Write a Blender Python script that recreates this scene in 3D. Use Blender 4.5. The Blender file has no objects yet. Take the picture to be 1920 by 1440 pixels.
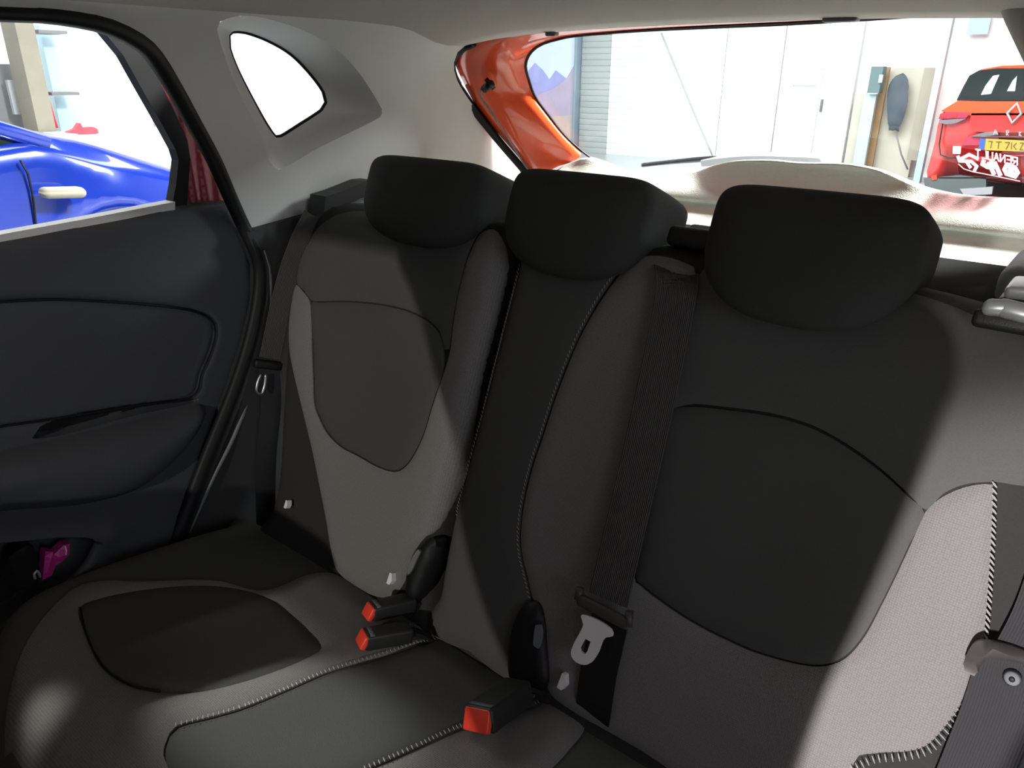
import bpy, bmesh, math, random
import numpy as np
from math import sin, cos, radians, pi, sqrt
from mathutils import Vector, Matrix
from mathutils.geometry import delaunay_2d_cdt
random.seed(4); np.random.seed(4)
SC = bpy.context.scene; COL = SC.collection

# ------------------------------------------------------------------ camera
CAM = np.array([0.6564, -0.6859, 0.8404]); YAW, PIT, ROL, FPX = 0.6811, 0.3893, 0.0056, 1405.8
fw = np.array([-sin(YAW)*cos(PIT), cos(YAW)*cos(PIT), -sin(PIT)])
r0 = np.array([cos(YAW), sin(YAW), 0.0]); u0 = np.cross(r0, fw)
rt = r0*cos(ROL)+u0*sin(ROL); up = -r0*sin(ROL)+u0*cos(ROL)
cd = bpy.data.cameras.new('camera'); cam = bpy.data.objects.new('camera', cd); COL.objects.link(cam)
M = Matrix(((rt[0], up[0], -fw[0], CAM[0]), (rt[1], up[1], -fw[1], CAM[1]), (rt[2], up[2], -fw[2], CAM[2]), (0, 0, 0, 1)))
cam.matrix_world = M
cd.sensor_width = 36; cd.lens = 36*FPX/1920; cd.clip_start = 0.02; cd.clip_end = 200
SC.camera = cam

# ------------------------------------------------------------------ world, lights, exposure
w = bpy.data.worlds.new('world'); SC.world = w; w.use_nodes = True
bg = w.node_tree.nodes['Background']; bg.inputs['Color'].default_value = (1.0, 0.90, 0.84, 1); bg.inputs['Strength'].default_value = 0.10
SC.view_settings.view_transform = 'Standard'; SC.view_settings.look = 'None'
SC.view_settings.exposure = 0.0; SC.view_settings.gamma = 1.0; SC.view_settings.use_curve_mapping = False

def area(name, loc, target, sx, sy, power, col):
    l = bpy.data.lights.new(name, 'AREA'); l.shape = 'RECTANGLE'; l.size = sx; l.size_y = sy; l.energy = power; l.color = col
    o = bpy.data.objects.new(name, l); COL.objects.link(o); o.location = loc
    o.rotation_euler = (Vector(target)-Vector(loc)).to_track_quat('-Z', 'Y').to_euler(); return o
def spot(name, loc, target, power, col, ang, blend, rad):
    l = bpy.data.lights.new(name, 'SPOT'); l.energy = power; l.color = col; l.spot_size = radians(ang); l.spot_blend = blend; l.shadow_soft_size = rad
    o = bpy.data.objects.new(name, l); COL.objects.link(o); o.location = loc
    o.rotation_euler = (Vector(target)-Vector(loc)).to_track_quat('-Z', 'Y').to_euler(); return o
LA = (0.95, -4.9, 1.86)                    # showroom spot ahead of the windscreen
spot('showroom_spot', LA, (0.0, 0.1, 0.2), 360, (1.0, 0.98, 0.90), 40, 0.3, 0.035)
spot('showroom_side_spot', (0.86, -4.2, 1.46), (0.72, 0.1, 0.25), 1300, (1.0, 0.95, 1.0), 9, 0.5, 0.03)
spot('showroom_left_spot', (-3.0, -0.7, 3.1), (-0.04, -0.29, 0.04), 800, (1.0, 1.0, 0.93), 4.2, 0.9, 0.02)  # added beam that makes a bright patch on the left cushion
spot('showroom_left_spot', (-1.75, -1.0, 3.0), (-0.30, -0.49, 0.04), 300, (1.0, 1.0, 0.93), 1.5, 1.0, 0.02)  # second added beam, for a small patch at the cushion front
area('open_door_light', (2.6, -1.0, 1.0), (-0.5, -0.35, 0.15), 0.9, 0.9, 10, (0.80, 0.84, 1.0))
area('showroom_ceiling_panel', (-3.0, 6.0, 4.6), (-2.5, 9.0, 0.0), 7, 5, 1300, (1.0, 1.0, 1.0))
area('showroom_rear_lamp', (3.2, 6.2, 3.7), (0.0, 0.8, 0.6), 1.1, 1.1, 300, (0.93, 1.0, 1.0))
area('showroom_lamp_over_tailgate', (1.7, 2.3, 3.9), (-0.2, 0.85, 0.6), 0.8, 0.8, 1050, (1.0, 1.0, 0.95))
area('showroom_ceiling_panel', (-7.0, 1.5, 4.4), (-8.0, 1.5, 0.0), 4, 7, 850, (0.97, 1.0, 1.0))

# ------------------------------------------------------------------ materials
def mat(name, col, rough=0.6, metal=0.0, spec=0.5, coat=0.0, noise=0.0, nscale=40.0, bump=0.0, bscale=400.0, kind='noise', emit=None, estr=0.0):
    m = bpy.data.materials.new(name); m.use_nodes = True; nt = m.node_tree; b = nt.nodes['Principled BSDF']
    b.inputs['Base Color'].default_value = (*col, 1); b.inputs['Roughness'].default_value = rough
    b.inputs['Metallic'].default_value = metal; b.inputs['Specular IOR Level'].default_value = spec
    b.inputs['Coat Weight'].default_value = coat; b.inputs['Coat Roughness'].default_value = 0.05
    tc = nt.nodes.new('ShaderNodeTexCoord')
    if noise > 0:
        n = nt.nodes.new('ShaderNodeTexNoise'); n.inputs['Scale'].default_value = nscale; n.inputs['Detail'].default_value = 3
        nt.links.new(tc.outputs['Object'], n.inputs['Vector'])
        mx = nt.nodes.new('ShaderNodeMix'); mx.data_type = 'RGBA'
        mx.inputs[6].default_value = (*[c*(1-noise) for c in col], 1); mx.inputs[7].default_value = (*[min(1, c*(1+noise)) for c in col], 1)
        nt.links.new(n.outputs['Fac'], mx.inputs[0]); nt.links.new(mx.outputs[2], b.inputs['Base Color'])
    if bump > 0:
        if kind == 'weave':
            t = nt.nodes.new('ShaderNodeTexVoronoi'); t.inputs['Scale'].default_value = bscale; t.inputs['Randomness'].default_value = 0.25; out = t.outputs['Distance']
            src = nt.nodes.new('ShaderNodeUVMap').outputs['UV']
            # the open knit: darker between the threads
            rp = nt.nodes.new('ShaderNodeMapRange'); rp.inputs[1].default_value = 0.15; rp.inputs[2].default_value = 0.6; rp.inputs[3].default_value = 1.06; rp.inputs[4].default_value = 0.78
            nt.links.new(out, rp.inputs[0]); mu = nt.nodes.new('ShaderNodeVectorMath'); mu.operation = 'SCALE'; mu.inputs[0].default_value = col
            nt.links.new(rp.outputs[0], mu.inputs['Scale']); nt.links.new(mu.outputs[0], b.inputs['Base Color'])
        elif kind == 'rib':
            t = nt.nodes.new('ShaderNodeTexWave'); t.inputs['Scale'].default_value = bscale; t.inputs['Distortion'].default_value = 0.3; out = t.outputs['Fac']; src = nt.nodes.new('ShaderNodeUVMap').outputs['UV']
        else:
            t = nt.nodes.new('ShaderNodeTexNoise'); t.inputs['Scale'].default_value = bscale; out = t.outputs['Fac']; src = tc.outputs['Object']
        nt.links.new(src, t.inputs['Vector'])
        bp = nt.nodes.new('ShaderNodeBump'); bp.inputs['Strength'].default_value = bump; bp.inputs['Distance'].default_value = 0.002
        nt.links.new(out, bp.inputs['Height']); nt.links.new(bp.outputs[0], b.inputs['Normal'])
    if emit:
        b.inputs['Emission Color'].default_value = (*emit, 1); b.inputs['Emission Strength'].default_value = estr
    return m
def glass_mat(name, tint, refl=0.06):
    m = bpy.data.materials.new(name); m.use_nodes = True; nt = m.node_tree; nt.nodes.clear()
    o = nt.nodes.new('ShaderNodeOutputMaterial'); t = nt.nodes.new('ShaderNodeBsdfTransparent'); t.inputs[0].default_value = (*tint, 1)
    g = nt.nodes.new('ShaderNodeBsdfGlossy'); g.inputs['Roughness'].default_value = 0.02
    f = nt.nodes.new('ShaderNodeFresnel'); f.inputs['IOR'].default_value = 1.3
    mx = nt.nodes.new('ShaderNodeMixShader'); nt.links.new(f.outputs[0], mx.inputs[0]); nt.links.new(t.outputs[0], mx.inputs[1]); nt.links.new(g.outputs[0], mx.inputs[2])
    nt.links.new(mx.outputs[0], o.inputs[0]); return m
def vinyl(name, col):
    m = bpy.data.materials.new(name); m.use_nodes = True; nt = m.node_tree; nt.nodes.clear()
    o = nt.nodes.new('ShaderNodeOutputMaterial'); a = nt.nodes.new('ShaderNodeBsdfDiffuse'); b = nt.nodes.new('ShaderNodeBsdfTranslucent'); mx = nt.nodes.new('ShaderNodeMixShader'); mx.inputs[0].default_value = .6
    a.inputs[0].default_value = (*col, 1); b.inputs[0].default_value = (*col, 1); nt.links.new(a.outputs[0], mx.inputs[1]); nt.links.new(b.outputs[0], mx.inputs[2]); nt.links.new(mx.outputs[0], o.inputs[0]); return m
MT = dict(
 fab_light=mat('light_knit_fabric', (0.215, 0.205, 0.195), 0.95, spec=0.15, bump=0.3, bscale=380, kind='weave'),
 fab_plain=mat('plain_grey_fabric', (0.088, 0.087, 0.083), 0.95, spec=0.12, bump=0.35, bscale=900, noise=0.12, nscale=600),
 fab_insert=mat('insert_fabric', (0.080, 0.079, 0.075), 0.95, spec=0.12, bump=0.35, bscale=900, noise=0.12, nscale=600),
 fab_dark=mat('dark_side_fabric', (0.034, 0.033, 0.032), 0.9, spec=0.15, bump=0.35, bscale=800, noise=0.1, nscale=500),
 fab_head=mat('headrest_fabric', (0.040, 0.040, 0.038), 0.92, spec=0.12, bump=0.35, bscale=900, noise=0.1, nscale=500),
 thread=mat('pale_thread', (0.40, 0.385, 0.36), 0.7),
 webbing=mat('belt_webbing', (0.062, 0.058, 0.055), 0.7, spec=0.3, bump=0.5, bscale=120, kind='rib'),
 webbing2=mat('dark_belt_webbing', (0.030, 0.029, 0.030), 0.7, spec=0.3, bump=0.5, bscale=120, kind='rib'),  # shadow on the right belt is put into this darker colour
 black=mat('black_plastic', (0.010, 0.010, 0.011), 0.5, bump=0.15, bscale=600),
 blackrub=mat('black_rubber', (0.006, 0.006, 0.007), 0.55, spec=0.3),
 plas=mat('charcoal_door_plastic', (0.055, 0.057, 0.062), 0.55, spec=0.35, bump=0.3, bscale=900),
 plas2=mat('charcoal_insert_plastic', (0.030, 0.030, 0.031), 0.6, spec=0.3, bump=0.3, bscale=700),
 trim=mat('pale_grey_trim_plastic', (0.62, 0.61, 0.59), 0.55, spec=0.3, bump=0.15, bscale=500),
 head=mat('headliner_cloth', (0.46, 0.425, 0.39), 0.95, spec=0.1, bump=0.25, bscale=700, noise=0.05, nscale=300),
 cream=mat('tailgate_trim_plastic', (0.64, 0.66, 0.60), 0.6, spec=0.3, bump=0.5, bscale=500),
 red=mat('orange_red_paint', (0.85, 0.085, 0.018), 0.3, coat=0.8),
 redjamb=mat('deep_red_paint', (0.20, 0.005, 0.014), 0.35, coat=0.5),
 redbtn=mat('red_release_button', (1.0, 0.07, 0.035), 0.4, spec=0.5),
 chrome=mat('bright_steel', (0.75, 0.74, 0.74), 0.35, metal=0.9),
 steel=mat('satin_steel', (0.92, 0.88, 0.87), 0.4, metal=0.1),
 silver=mat('silver_plastic', (0.45, 0.46, 0.48), 0.35, metal=0.4),
 greyplas=mat('grey_plastic', (0.16, 0.165, 0.17), 0.45),
 buckle=mat('buckle_plastic', (0.022, 0.021, 0.020), 0.5),
 guide=mat('belt_guide_plastic', (0.055, 0.048, 0.044), 0.5),
 white=mat('white_label', (0.85, 0.84, 0.82), 0.7),
 magenta=mat('magenta_plastic', (0.55, 0.03, 0.25), 0.45),
 shelf=mat('black_shelf_cloth', (0.008, 0.008, 0.008), 1.0, spec=0.05),
 glass=glass_mat('window_glass', (0.93, 0.96, 0.96)),
 tint=mat('tinted_car_glass', (0.012, 0.02, 0.022), 0.06, spec=0.8),
 floor=mat('showroom_floor_tile', (0.42, 0.43, 0.43), 0.25, noise=0.06, nscale=2),
 wallw=mat('white_wall_paint', (0.88, 0.90, 0.90), 0.8, noise=0.02, nscale=3),
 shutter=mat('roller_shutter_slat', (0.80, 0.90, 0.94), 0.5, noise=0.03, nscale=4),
 shutterd=mat('shaded_grey_slat', (0.36, 0.40, 0.40), 0.5),  # darker slat copy: shade on the shutter's left part put into colour
 steelblue=mat('blue_grey_frame', (0.22, 0.30, 0.36), 0.5),
 paleblue=mat('pale_blue_panel', (0.44, 0.60, 0.66), 0.5),
 teal=mat('dark_teal_box', (0.10, 0.17, 0.18), 0.6),
 wood=mat('orange_wood', (0.30, 0.19, 0.09), 0.6, noise=0.25, nscale=8),
 beige=mat('beige_board', (0.50, 0.49, 0.41), 0.7, noise=0.05, nscale=5),
 beiged=mat('darker_beige_post', (0.33, 0.31, 0.25), 0.7, noise=0.08, nscale=5),
 brown=mat('brown_grey_post', (0.21, 0.19, 0.145), 0.6, noise=0.15, nscale=6),
 darkgrey=mat('slate_cloth', (0.075, 0.10, 0.125), 0.9, noise=0.3, nscale=6),
 blue=mat('blue_car_paint', (0.006, 0.032, 0.36), 0.22, coat=1.0, metal=0.15),
 carred=mat('red_car_paint', (0.62, 0.045, 0.045), 0.25, coat=1.0),
 caror=mat('orange_red_car_paint', (0.85, 0.09, 0.025), 0.25, coat=1.0),
 lamp=mat('tail_lamp_red', (0.42, 0.05, 0.09), 0.2, coat=0.6),
 lampg=mat('tail_lamp_smoke', (0.22, 0.18, 0.20), 0.25, coat=0.6),
 tyre=mat('tyre_rubber', (0.015, 0.015, 0.015), 0.8),
 bumper=mat('grey_bumper_plastic', (0.09, 0.11, 0.11), 0.6),
 plate=mat('yellow_plate', (0.52, 0.36, 0.05), 0.5),
 plateb=mat('blue_plate_band', (0.03, 0.11, 0.55), 0.5),
 plated=mat('plate_characters', (0.10, 0.08, 0.03), 0.6),
 pinkred=mat('red_cloth', (0.75, 0.05, 0.07), 0.8),
 bluelab=mat('blue_notice', (0.15, 0.42, 0.85), 0.6),
 stick=vinyl('sticker_white', (0.97, 0.97, 0.97)),
 stickb=glass_mat('sticker_maroon_film', (0.62, 0.30, 0.34)),
 p_sky=mat('poster_sky', (0.60, 0.70, 0.85), 0.6, noise=0.08, nscale=1.5),
 p_mt=mat('poster_mountain_blue', (0.33, 0.35, 0.66), 0.6, noise=0.15, nscale=3),
 p_mt2=mat('poster_mountain_mauve', (0.42, 0.37, 0.50), 0.6, noise=0.15, nscale=3),
 p_ground=mat('poster_ground', (0.48, 0.42, 0.40), 0.6, noise=0.2, nscale=5),
)

# ------------------------------------------------------------------ helpers: rays, planes
def ray(x, y):
    d = fw*FPX + rt*(x-960) - up*(y-720); return d/np.linalg.norm(d)
def hit(x, y, P, n):
    d = ray(x, y); n = np.array(n, float); t = ((np.array(P, float)-CAM)@n)/(d@n); return CAM+d*t
class Plane:
    "a real surface in the car: origin, two in-plane axes and an outward normal"
    def __init__(s, o, a, b, n): s.o, s.a, s.b, s.n = [np.array(v, float) for v in (o, a, b, n)]
    def uv(s, x, y, h=0.0):
        p = hit(x, y, s.o+s.n*h, s.n)-s.o; return (float(p@s.a), float(p@s.b))
    def P(s, u, v, h=0.0): return s.o+s.a*u+s.b*v+s.n*h
    def px(s, pts, h=0.0): return [s.uv(x, y, h) for x, y in pts]
RB = radians(22); RC = radians(9)
BACK = Plane((0, 0, 0), (1, 0, 0), (0, sin(RB), cos(RB)), (0, -cos(RB), sin(RB)))
CUSH = Plane((0, 0, 0), (1, 0, 0), (0, -cos(RC), sin(RC)), (0, sin(RC), cos(RC)))
def XP(x): return Plane((x, 0, 0), (0, 1, 0), (0, 0, 1), (1, 0, 0))
def YP(y): return Plane((0, y, 0), (1, 0, 0), (0, 0, 1), (0, -1, 0))
gn = np.array([0, .29, .25]); gn = gn/np.linalg.norm(gn)
def TG(off): # tailgate planes, stepped outwards from the opening
    return Plane(np.array([0, .66, .90])+gn*off, (1, 0, 0), (0, gn[2]*-1*-1, -gn[1]), -gn)
MIDX = 0.04

# ------------------------------------------------------------------ helpers: meshes
def prop(o, label=None, cat=None, group=None, kind=None):
    if label: o['label'] = label
    if cat: o['category'] = cat
    if group: o['group'] = group
    if kind: o['kind'] = kind
    return o
def link(name, verts, faces, m, parent=None, smooth=False, uvs=None, loc=None):
    me = bpy.data.meshes.new(name); me.from_pydata([tuple(map(float, v)) for v in verts], [], [tuple(map(int, f)) for f in faces])
    if uvs is not None:
        l = me.uv_layers.new(name='UVMap')
        idx = np.zeros(len(me.loops), int); me.loops.foreach_get('vertex_index', idx)
        l.data.foreach_set('uv', np.array(uvs, float)[idx].ravel())
    if smooth: me.shade_smooth()
    if isinstance(m, (list, tuple)):
        for k in m: me.materials.append(k)
    else: me.materials.append(m)
    me.update()
    o = bpy.data.objects.new(name, me); COL.objects.link(o)
    if parent: o.parent = parent
    return o
def empty(name, loc=(0, 0, 0)):
    o = bpy.data.objects.new(name, None); COL.objects.link(o); o.empty_display_size = .05
    return o
def closed_spline(pts, step=0.01, smooth=True):
    P = np.array(pts, float); n = len(P); out = []
    for i in range(n):
        a, b, c, d = P[i-1], P[i], P[(i+1) % n], P[(i+2) % n]
        k = max(1, int(np.linalg.norm(c-b)/step))
        for j in range(k):
            t = j/k
            out.append(.5*((2*b)+(-a+c)*t+(2*a-5*b+4*c-d)*t*t+(-a+3*b-3*c+d)*t**3) if smooth else b+(c-b)*t)
    return np.array(out)
def open_spline(pts, step=0.01):
    P = np.array(pts, float); P = np.vstack([2*P[0]-P[1], P, 2*P[-1]-P[-2]]); out = []
    for i in range(1, len(P)-2):
        a, b, c, d = P[i-1], P[i], P[i+1], P[i+2]; k = max(1, int(np.linalg.norm(c-b)/step))
        for j in range(k):
            t = j/k; out.append(.5*((2*b)+(-a+c)*t+(2*a-5*b+4*c-d)*t*t+(-a+3*b-3*c+d)*t**3))
    out.append(P[-2]); return np.array(out)
def inside(p, poly):
    x, y = p[:, 0], p[:, 1]; r = np.zeros(len(p), bool); j = len(poly)-1
    for i in range(len(poly)):
        xi, yi = poly[i]; xj, yj = poly[j]
        c = ((yi > y) != (yj > y)) & (x < (xj-xi)*(y-yi)/((yj-yi) if yj != yi else 1e-12)+xi)
        r ^= c; j = i
    return r
def dist(p, poly, closed=True):
    d = np.full(len(p), 1e9); n = len(poly)
    for i in range(n if closed else n-1):
        a = poly[i]; b = poly[(i+1) % n]; ab = b-a; L = ab@ab+1e-15
        t = np.clip(((p-a)@ab)/L, 0, 1); q = a+t[:, None]*ab; d = np.minimum(d, np.hypot(*(p-q).T))
    return d
def tri(poly, step, holes=(), extra=()):
    "triangulate a 2D outline with holes and an inner grid; returns points, triangles, and boundary loops as indices"
    loops = [np.array(poly)]+[np.array(h) for h in holes]; V = []; Eg = []; L = []
    for lp in loops:
        s = len(V); V += [tuple(q) for q in lp]; n = len(lp); Eg += [(s+i, s+(i+1) % n) for i in range(n)]; L.append(list(range(s, s+n)))
    mn = loops[0].min(0); mx = loops[0].max(0)
    gx, gy = np.meshgrid(np.arange(mn[0]+step*.5, mx[0], step), np.arange(mn[1]+step*.5, mx[1], step)); gx = gx+(np.arange(gx.shape[0]) % 2)[:, None]*step*.5
    G = np.stack([gx.ravel(), gy.ravel()], 1)
    if len(G):
        k = inside(G, loops[0]) & (dist(G, loops[0]) > step*.4)
        for h in loops[1:]: k &= ~inside(G, h) & (dist(G, h) > step*.4)
        G = G[k]
        for ln in extra:
            ln = np.array(ln); e_ = ln[inside(ln, loops[0]) & (dist(ln, loops[0]) > step*.3)]
            if len(e_):
                kk = dist(G, ln) > step*.45; G = G[kk]; V += [tuple(q) for q in e_]
        V += [tuple(q) for q in G]
    vo, eo, fo, ov, oe, of = delaunay_2d_cdt([Vector(v) for v in V], Eg, [], 0, 1e-7)
    vo = np.array([tuple(v) for v in vo]); F = np.array([f for f in fo if len(f) == 3])
    c = vo[F].mean(1); k = inside(c, loops[0])
    for h in loops[1:]: k &= ~inside(c, h)
    F = F[k]; a = vo[F]; cr = (a[:, 1, 0]-a[:, 0, 0])*(a[:, 2, 1]-a[:, 0, 1])-(a[:, 1, 1]-a[:, 0, 1])*(a[:, 2, 0]-a[:, 0, 0])
    F[cr < 0] = F[cr < 0][:, ::-1]
    m = {}
    for i, src in enumerate(ov):
        for q in src: m[q] = i
    return vo, F, [[m[i] for i in l if i in m] for l in L]
def slab(name, poly, mapf, m, parent=None, step=0.02, top=None, bottom=0.0, holes=(), smooth=False, extra=()):
    """solid with outline poly: front surface mapf(u,v,top(u,v)), back mapf(u,v,bottom)"""
    vo, F, L = tri(poly, step, holes, extra); n = len(vo)
    h = top(vo) if callable(top) else np.full(n, 0.003 if top is None else top)
    b = bottom(vo) if callable(bottom) else np.full(n, bottom)
    V = [mapf(u, v, hh) for (u, v), hh in zip(vo, h)]
    faces = [tuple(f) for f in F]; bi = {}
    for l in L:
        for i in l:
            if i not in bi: bi[i] = len(V); V.append(mapf(vo[i][0], vo[i][1], b[i]))
        k = len(l)
        for j in range(k):
            a, c = l[j], l[(j+1) % k]
            faces.append((c, a, bi[a], bi[c]))
    uv = [tuple(q) for q in vo]+[tuple(vo[i]) for i in bi]
    o = link(name, V, faces, m, parent, smooth, uv)
    bm = bmesh.new(); bm.from_mesh(o.data); bmesh.ops.recalc_face_normals(bm, faces=bm.faces[:])
    if smooth:
        for e in bm.edges:
            if len(e.link_faces) == 2 and e.calc_face_angle(0) > radians(50): e.smooth = False
    bm.to_mesh(o.data); bm.free()
    return o
def box(name, c, ax, half, m, parent=None, bev=0.003, seg=2):
    "bevelled box: centre, three axes (rows), half sizes"
    bm = bmesh.new(); bmesh.ops.create_cube(bm, size=2)
    for v in bm.verts: v.co = Vector((v.co.x*half[0], v.co.y*half[1], v.co.z*half[2]))
    if bev > 0: bmesh.ops.bevel(bm, geom=bm.edges[:], offset=bev, segments=seg, profile=.5, affect='EDGES')
    A = [Vector(a).normalized() for a in ax]; c = Vector(c)
    for v in bm.verts: v.co = c+A[0]*v.co.x+A[1]*v.co.y+A[2]*v.co.z
    me = bpy.data.meshes.new(name); bm.to_mesh(me); bm.free(); me.materials.append(m)
    if bev > 0: me.shade_smooth()
    o = bpy.data.objects.new(name, me); COL.objects.link(o)
    if parent: o.parent = parent
    return o
AX = ((1, 0, 0), (0, 1, 0), (0, 0, 1))
def frames(P):
    P = np.array(P, float); T = np.gradient(P, axis=0); T /= np.linalg.norm(T, axis=1)[:, None]; return P, T
def tube(name, pts, r, m, parent=None, closed=False, seg=8, ry=None, ref=(0, 0, 1), step=None, caps=True):
    P = np.array(pts, float)
    if step: P = closed_spline(P, step) if closed else open_spline(P, step)
    if closed: T = np.roll(P, -1, 0)-np.roll(P, 1, 0)
    else: T = np.gradient(P, axis=0)
    T /= np.linalg.norm(T, axis=1)[:, None]+1e-12; ref = np.array(ref, float); V = []; F = []; n = len(P)
    rr = r if callable(r) else (lambda t: r)
    for i in range(n):
        a = np.cross(T[i], ref); a /= np.linalg.norm(a)+1e-9; b = np.cross(a, T[i]); q = rr(i/max(1, n-1)); q2 = q if ry is None else ry
        for k in range(seg):
            t = 2*pi*k/seg; V.append(P[i]+a*cos(t)*q+b*sin(t)*q2)
    for i in range(n if closed else n-1):
        j = (i+1) % n
        for k in range(seg):
            F.append((i*seg+k, i*seg+(k+1) % seg, j*seg+(k+1) % seg, j*seg+k))
    if not closed and caps: F += [tuple(range(seg))[::-1], tuple((n-1)*seg+k for k in range(seg))]
    return link(name, V, F, m, parent, True)
def ribbon(name, pts, wdir, width, thick, m, parent=None, step=0.01, nrm=None):
    P = open_spline(pts, step); T = np.gradient(P, axis=0); T /= np.linalg.norm(T, axis=1)[:, None]; V = []; F = []; U = []; acc = 0
    for i in range(len(P)):
        wd = np.array(wdir(i/(len(P)-1)) if callable(wdir) else wdir, float); wd -= T[i]*(wd@T[i]); wd /= np.linalg.norm(wd); nn = np.cross(wd, T[i])
        if i: acc += np.linalg.norm(P[i]-P[i-1])
        for a, b in ((-1, 1), (-.96, 1.0), (.96, 1.0), (1, 1), (1, -1), (-1, -1)):
            V.append(P[i]+wd*a*width/2+nn*b*thick/2); U.append((a*width/2, acc))
    for i in range(len(P)-1):
        for k in range(6): F.append((i*6+k, i*6+(k+1) % 6, (i+1)*6+(k+1) % 6, (i+1)*6+k))
    n = len(P)-1; F += [tuple(range(6))[::-1], tuple(n*6+k for k in range(6))]
    return link(name, V, F, m, parent, False, U)
def stitches(name, pts, m, parent, nrm, size=0.0042, pitch=0.006, th=0.0011, ang=35):
    P = open_spline(pts, pitch); T = np.gradient(P, axis=0); V = []; F = []
    for i in range(len(P)):
        t = T[i]/np.linalg.norm(T[i]); n = np.array(nrm[i] if isinstance(nrm, list) else nrm, float); s = np.cross(n, t); s /= np.linalg.norm(s)
        d = t*cos(radians(ang))+s*sin(radians(ang)); e = np.cross(n, d); b = len(V); c = P[i]
        for k in range(4):
            a = k*pi/2; q = e*cos(a)*th+n*sin(a)*th
            V += [c-d*size*.5+q*.5, c+q, c+d*size*.5+q*.5]
        for k in range(4):
            j = (k+1) % 4
            F += [(b+k*3, b+j*3, b+j*3+1, b+k*3+1), (b+k*3+1, b+j*3+1, b+j*3+2, b+k*3+2)]
    o = link(name, V, F, m, parent); prop(o, kind='stuff'); return o

# ================================================================== CAR SHELL (the room)
# cross section of side wall and roof, left half, from the belt line up to the middle
SEC = open_spline([(-.665, .42), (-.668, .55), (-.655, .70), (-.625, .81), (-.57, .885), (-.47, .935), (-.30, .958), (-.12, .966), (MIDX, .968)], .01)
SL = np.concatenate([[0], np.cumsum(np.linalg.norm(np.diff(SEC, axis=0), axis=1))])
NS = np.gradient(SEC, axis=0); NS = np.stack([NS[:, 1], -NS[:, 0]], 1); NS /= np.linalg.norm(NS, axis=1)[:, None]   # points into the cabin
def sec(t):
    t = min(max(t, -.6), SL[-1]); return (np.interp(t, SL, SEC[:, 0]), np.interp(t, SL, SEC[:, 1]), np.interp(t, SL, NS[:, 0]), np.interp(t, SL, NS[:, 1]))
def shell(y, t, h=0.0, side=-1):
    x, z, nx, nz = sec(t); X = x+nx*h; return np.array([X if side < 0 else 2*MIDX-X, y, z+nz*h])
def shell_uv(px, py):
    "where the sight line through a pixel meets the left wall / roof section"
    d = ray(px, py); best = None
    for i in range(len(SEC)-1):
        a, b = SEC[i], SEC[i+1]; ab = b-a; A = np.array([[d[0], -ab[0]], [d[2], -ab[1]]]); rhs = a-np.array([CAM[0], CAM[2]])
        if abs(np.linalg.det(A)) < 1e-9: continue
        k, s = np.linalg.solve(A, rhs)
        if -1e-6 <= s <= 1+1e-6 and k > 0 and (best is None or k < best[0]): best = (k, SL[i]+s*(SL[i+1]-SL[i]))
    if best is None: return None
    return (CAM[1]+d[1]*best[0], best[1])
YF = -1.42       # windscreen header
TT = 0.60; TR = 0.52     # where trim becomes headliner
seal_px = [(0, 20), (70, 22), (140, 30), (200, 44), (255, 72), (287, 103), (325, 165), (362, 232), (399, 300), (434, 380), (455, 425), (470, 446)]
seal_uv = [shell_uv(*p) for p in seal_px]; seal_uv = [q for q in seal_uv if q]
T0 = seal_uv[0][1]
tg_seal_px = [(872, 86), (858, 98), (851, 118), (857, 150), (885, 195), (930, 252), (975, 300), (1015, 345)]
tg_uv = [shell_uv(*p) for p in tg_seal_px]; tg_uv = [q for q in tg_uv if q]
print('seal', np.round(seal_uv, 3)); print('tg', np.round(tg_uv, 3), 'TT', TT)
bot_px = [(480, 440), (540, 425), (592, 402), (604, 372), (640, 352), (676, 338), (760, 345)]
bot_uv = [shell_uv(*p) for p in bot_px]
print('bot', np.round(bot_uv, 3))
ytop = tg_uv[0][0]
outline = [(YF, TT), (YF, T0)]+[(-1.0, T0), (-.6, T0)]+list(open_spline(seal_uv, .02))+list(open_spline(bot_uv, .03))+[(tg_uv[-1][0]-.04, bot_uv[-1][1]-.03), (tg_uv[-1][0], bot_uv[-1][1]-.03)]+list(open_spline(tg_uv[::-1], .02))+[(ytop-.03, TR+.008), (.50, TT)]
outline = np.array(outline)
outline = closed_spline(outline, .03, smooth=False)
qw_px = [(430, 66), (437, 59), (462, 60), (505, 76), (548, 102), (585, 140), (608, 172), (613, 192), (604, 207), (560, 236), (528, 256), (518, 257), (500, 232), (470, 178), (445, 128), (431, 90)]
qo_px = [(408, 52), (424, 36), (470, 30), (545, 48), (620, 84), (672, 135), (708, 190), (716, 214), (690, 232), (600, 276), (550, 305), (522, 318), (506, 300), (485, 245), (452, 180), (424, 112)]
QP = XP(-.70)
qo = closed_spline([shell_uv(*p) for p in qo_px], .012)
qw = closed_spline(QP.px(qw_px), .012)
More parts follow.
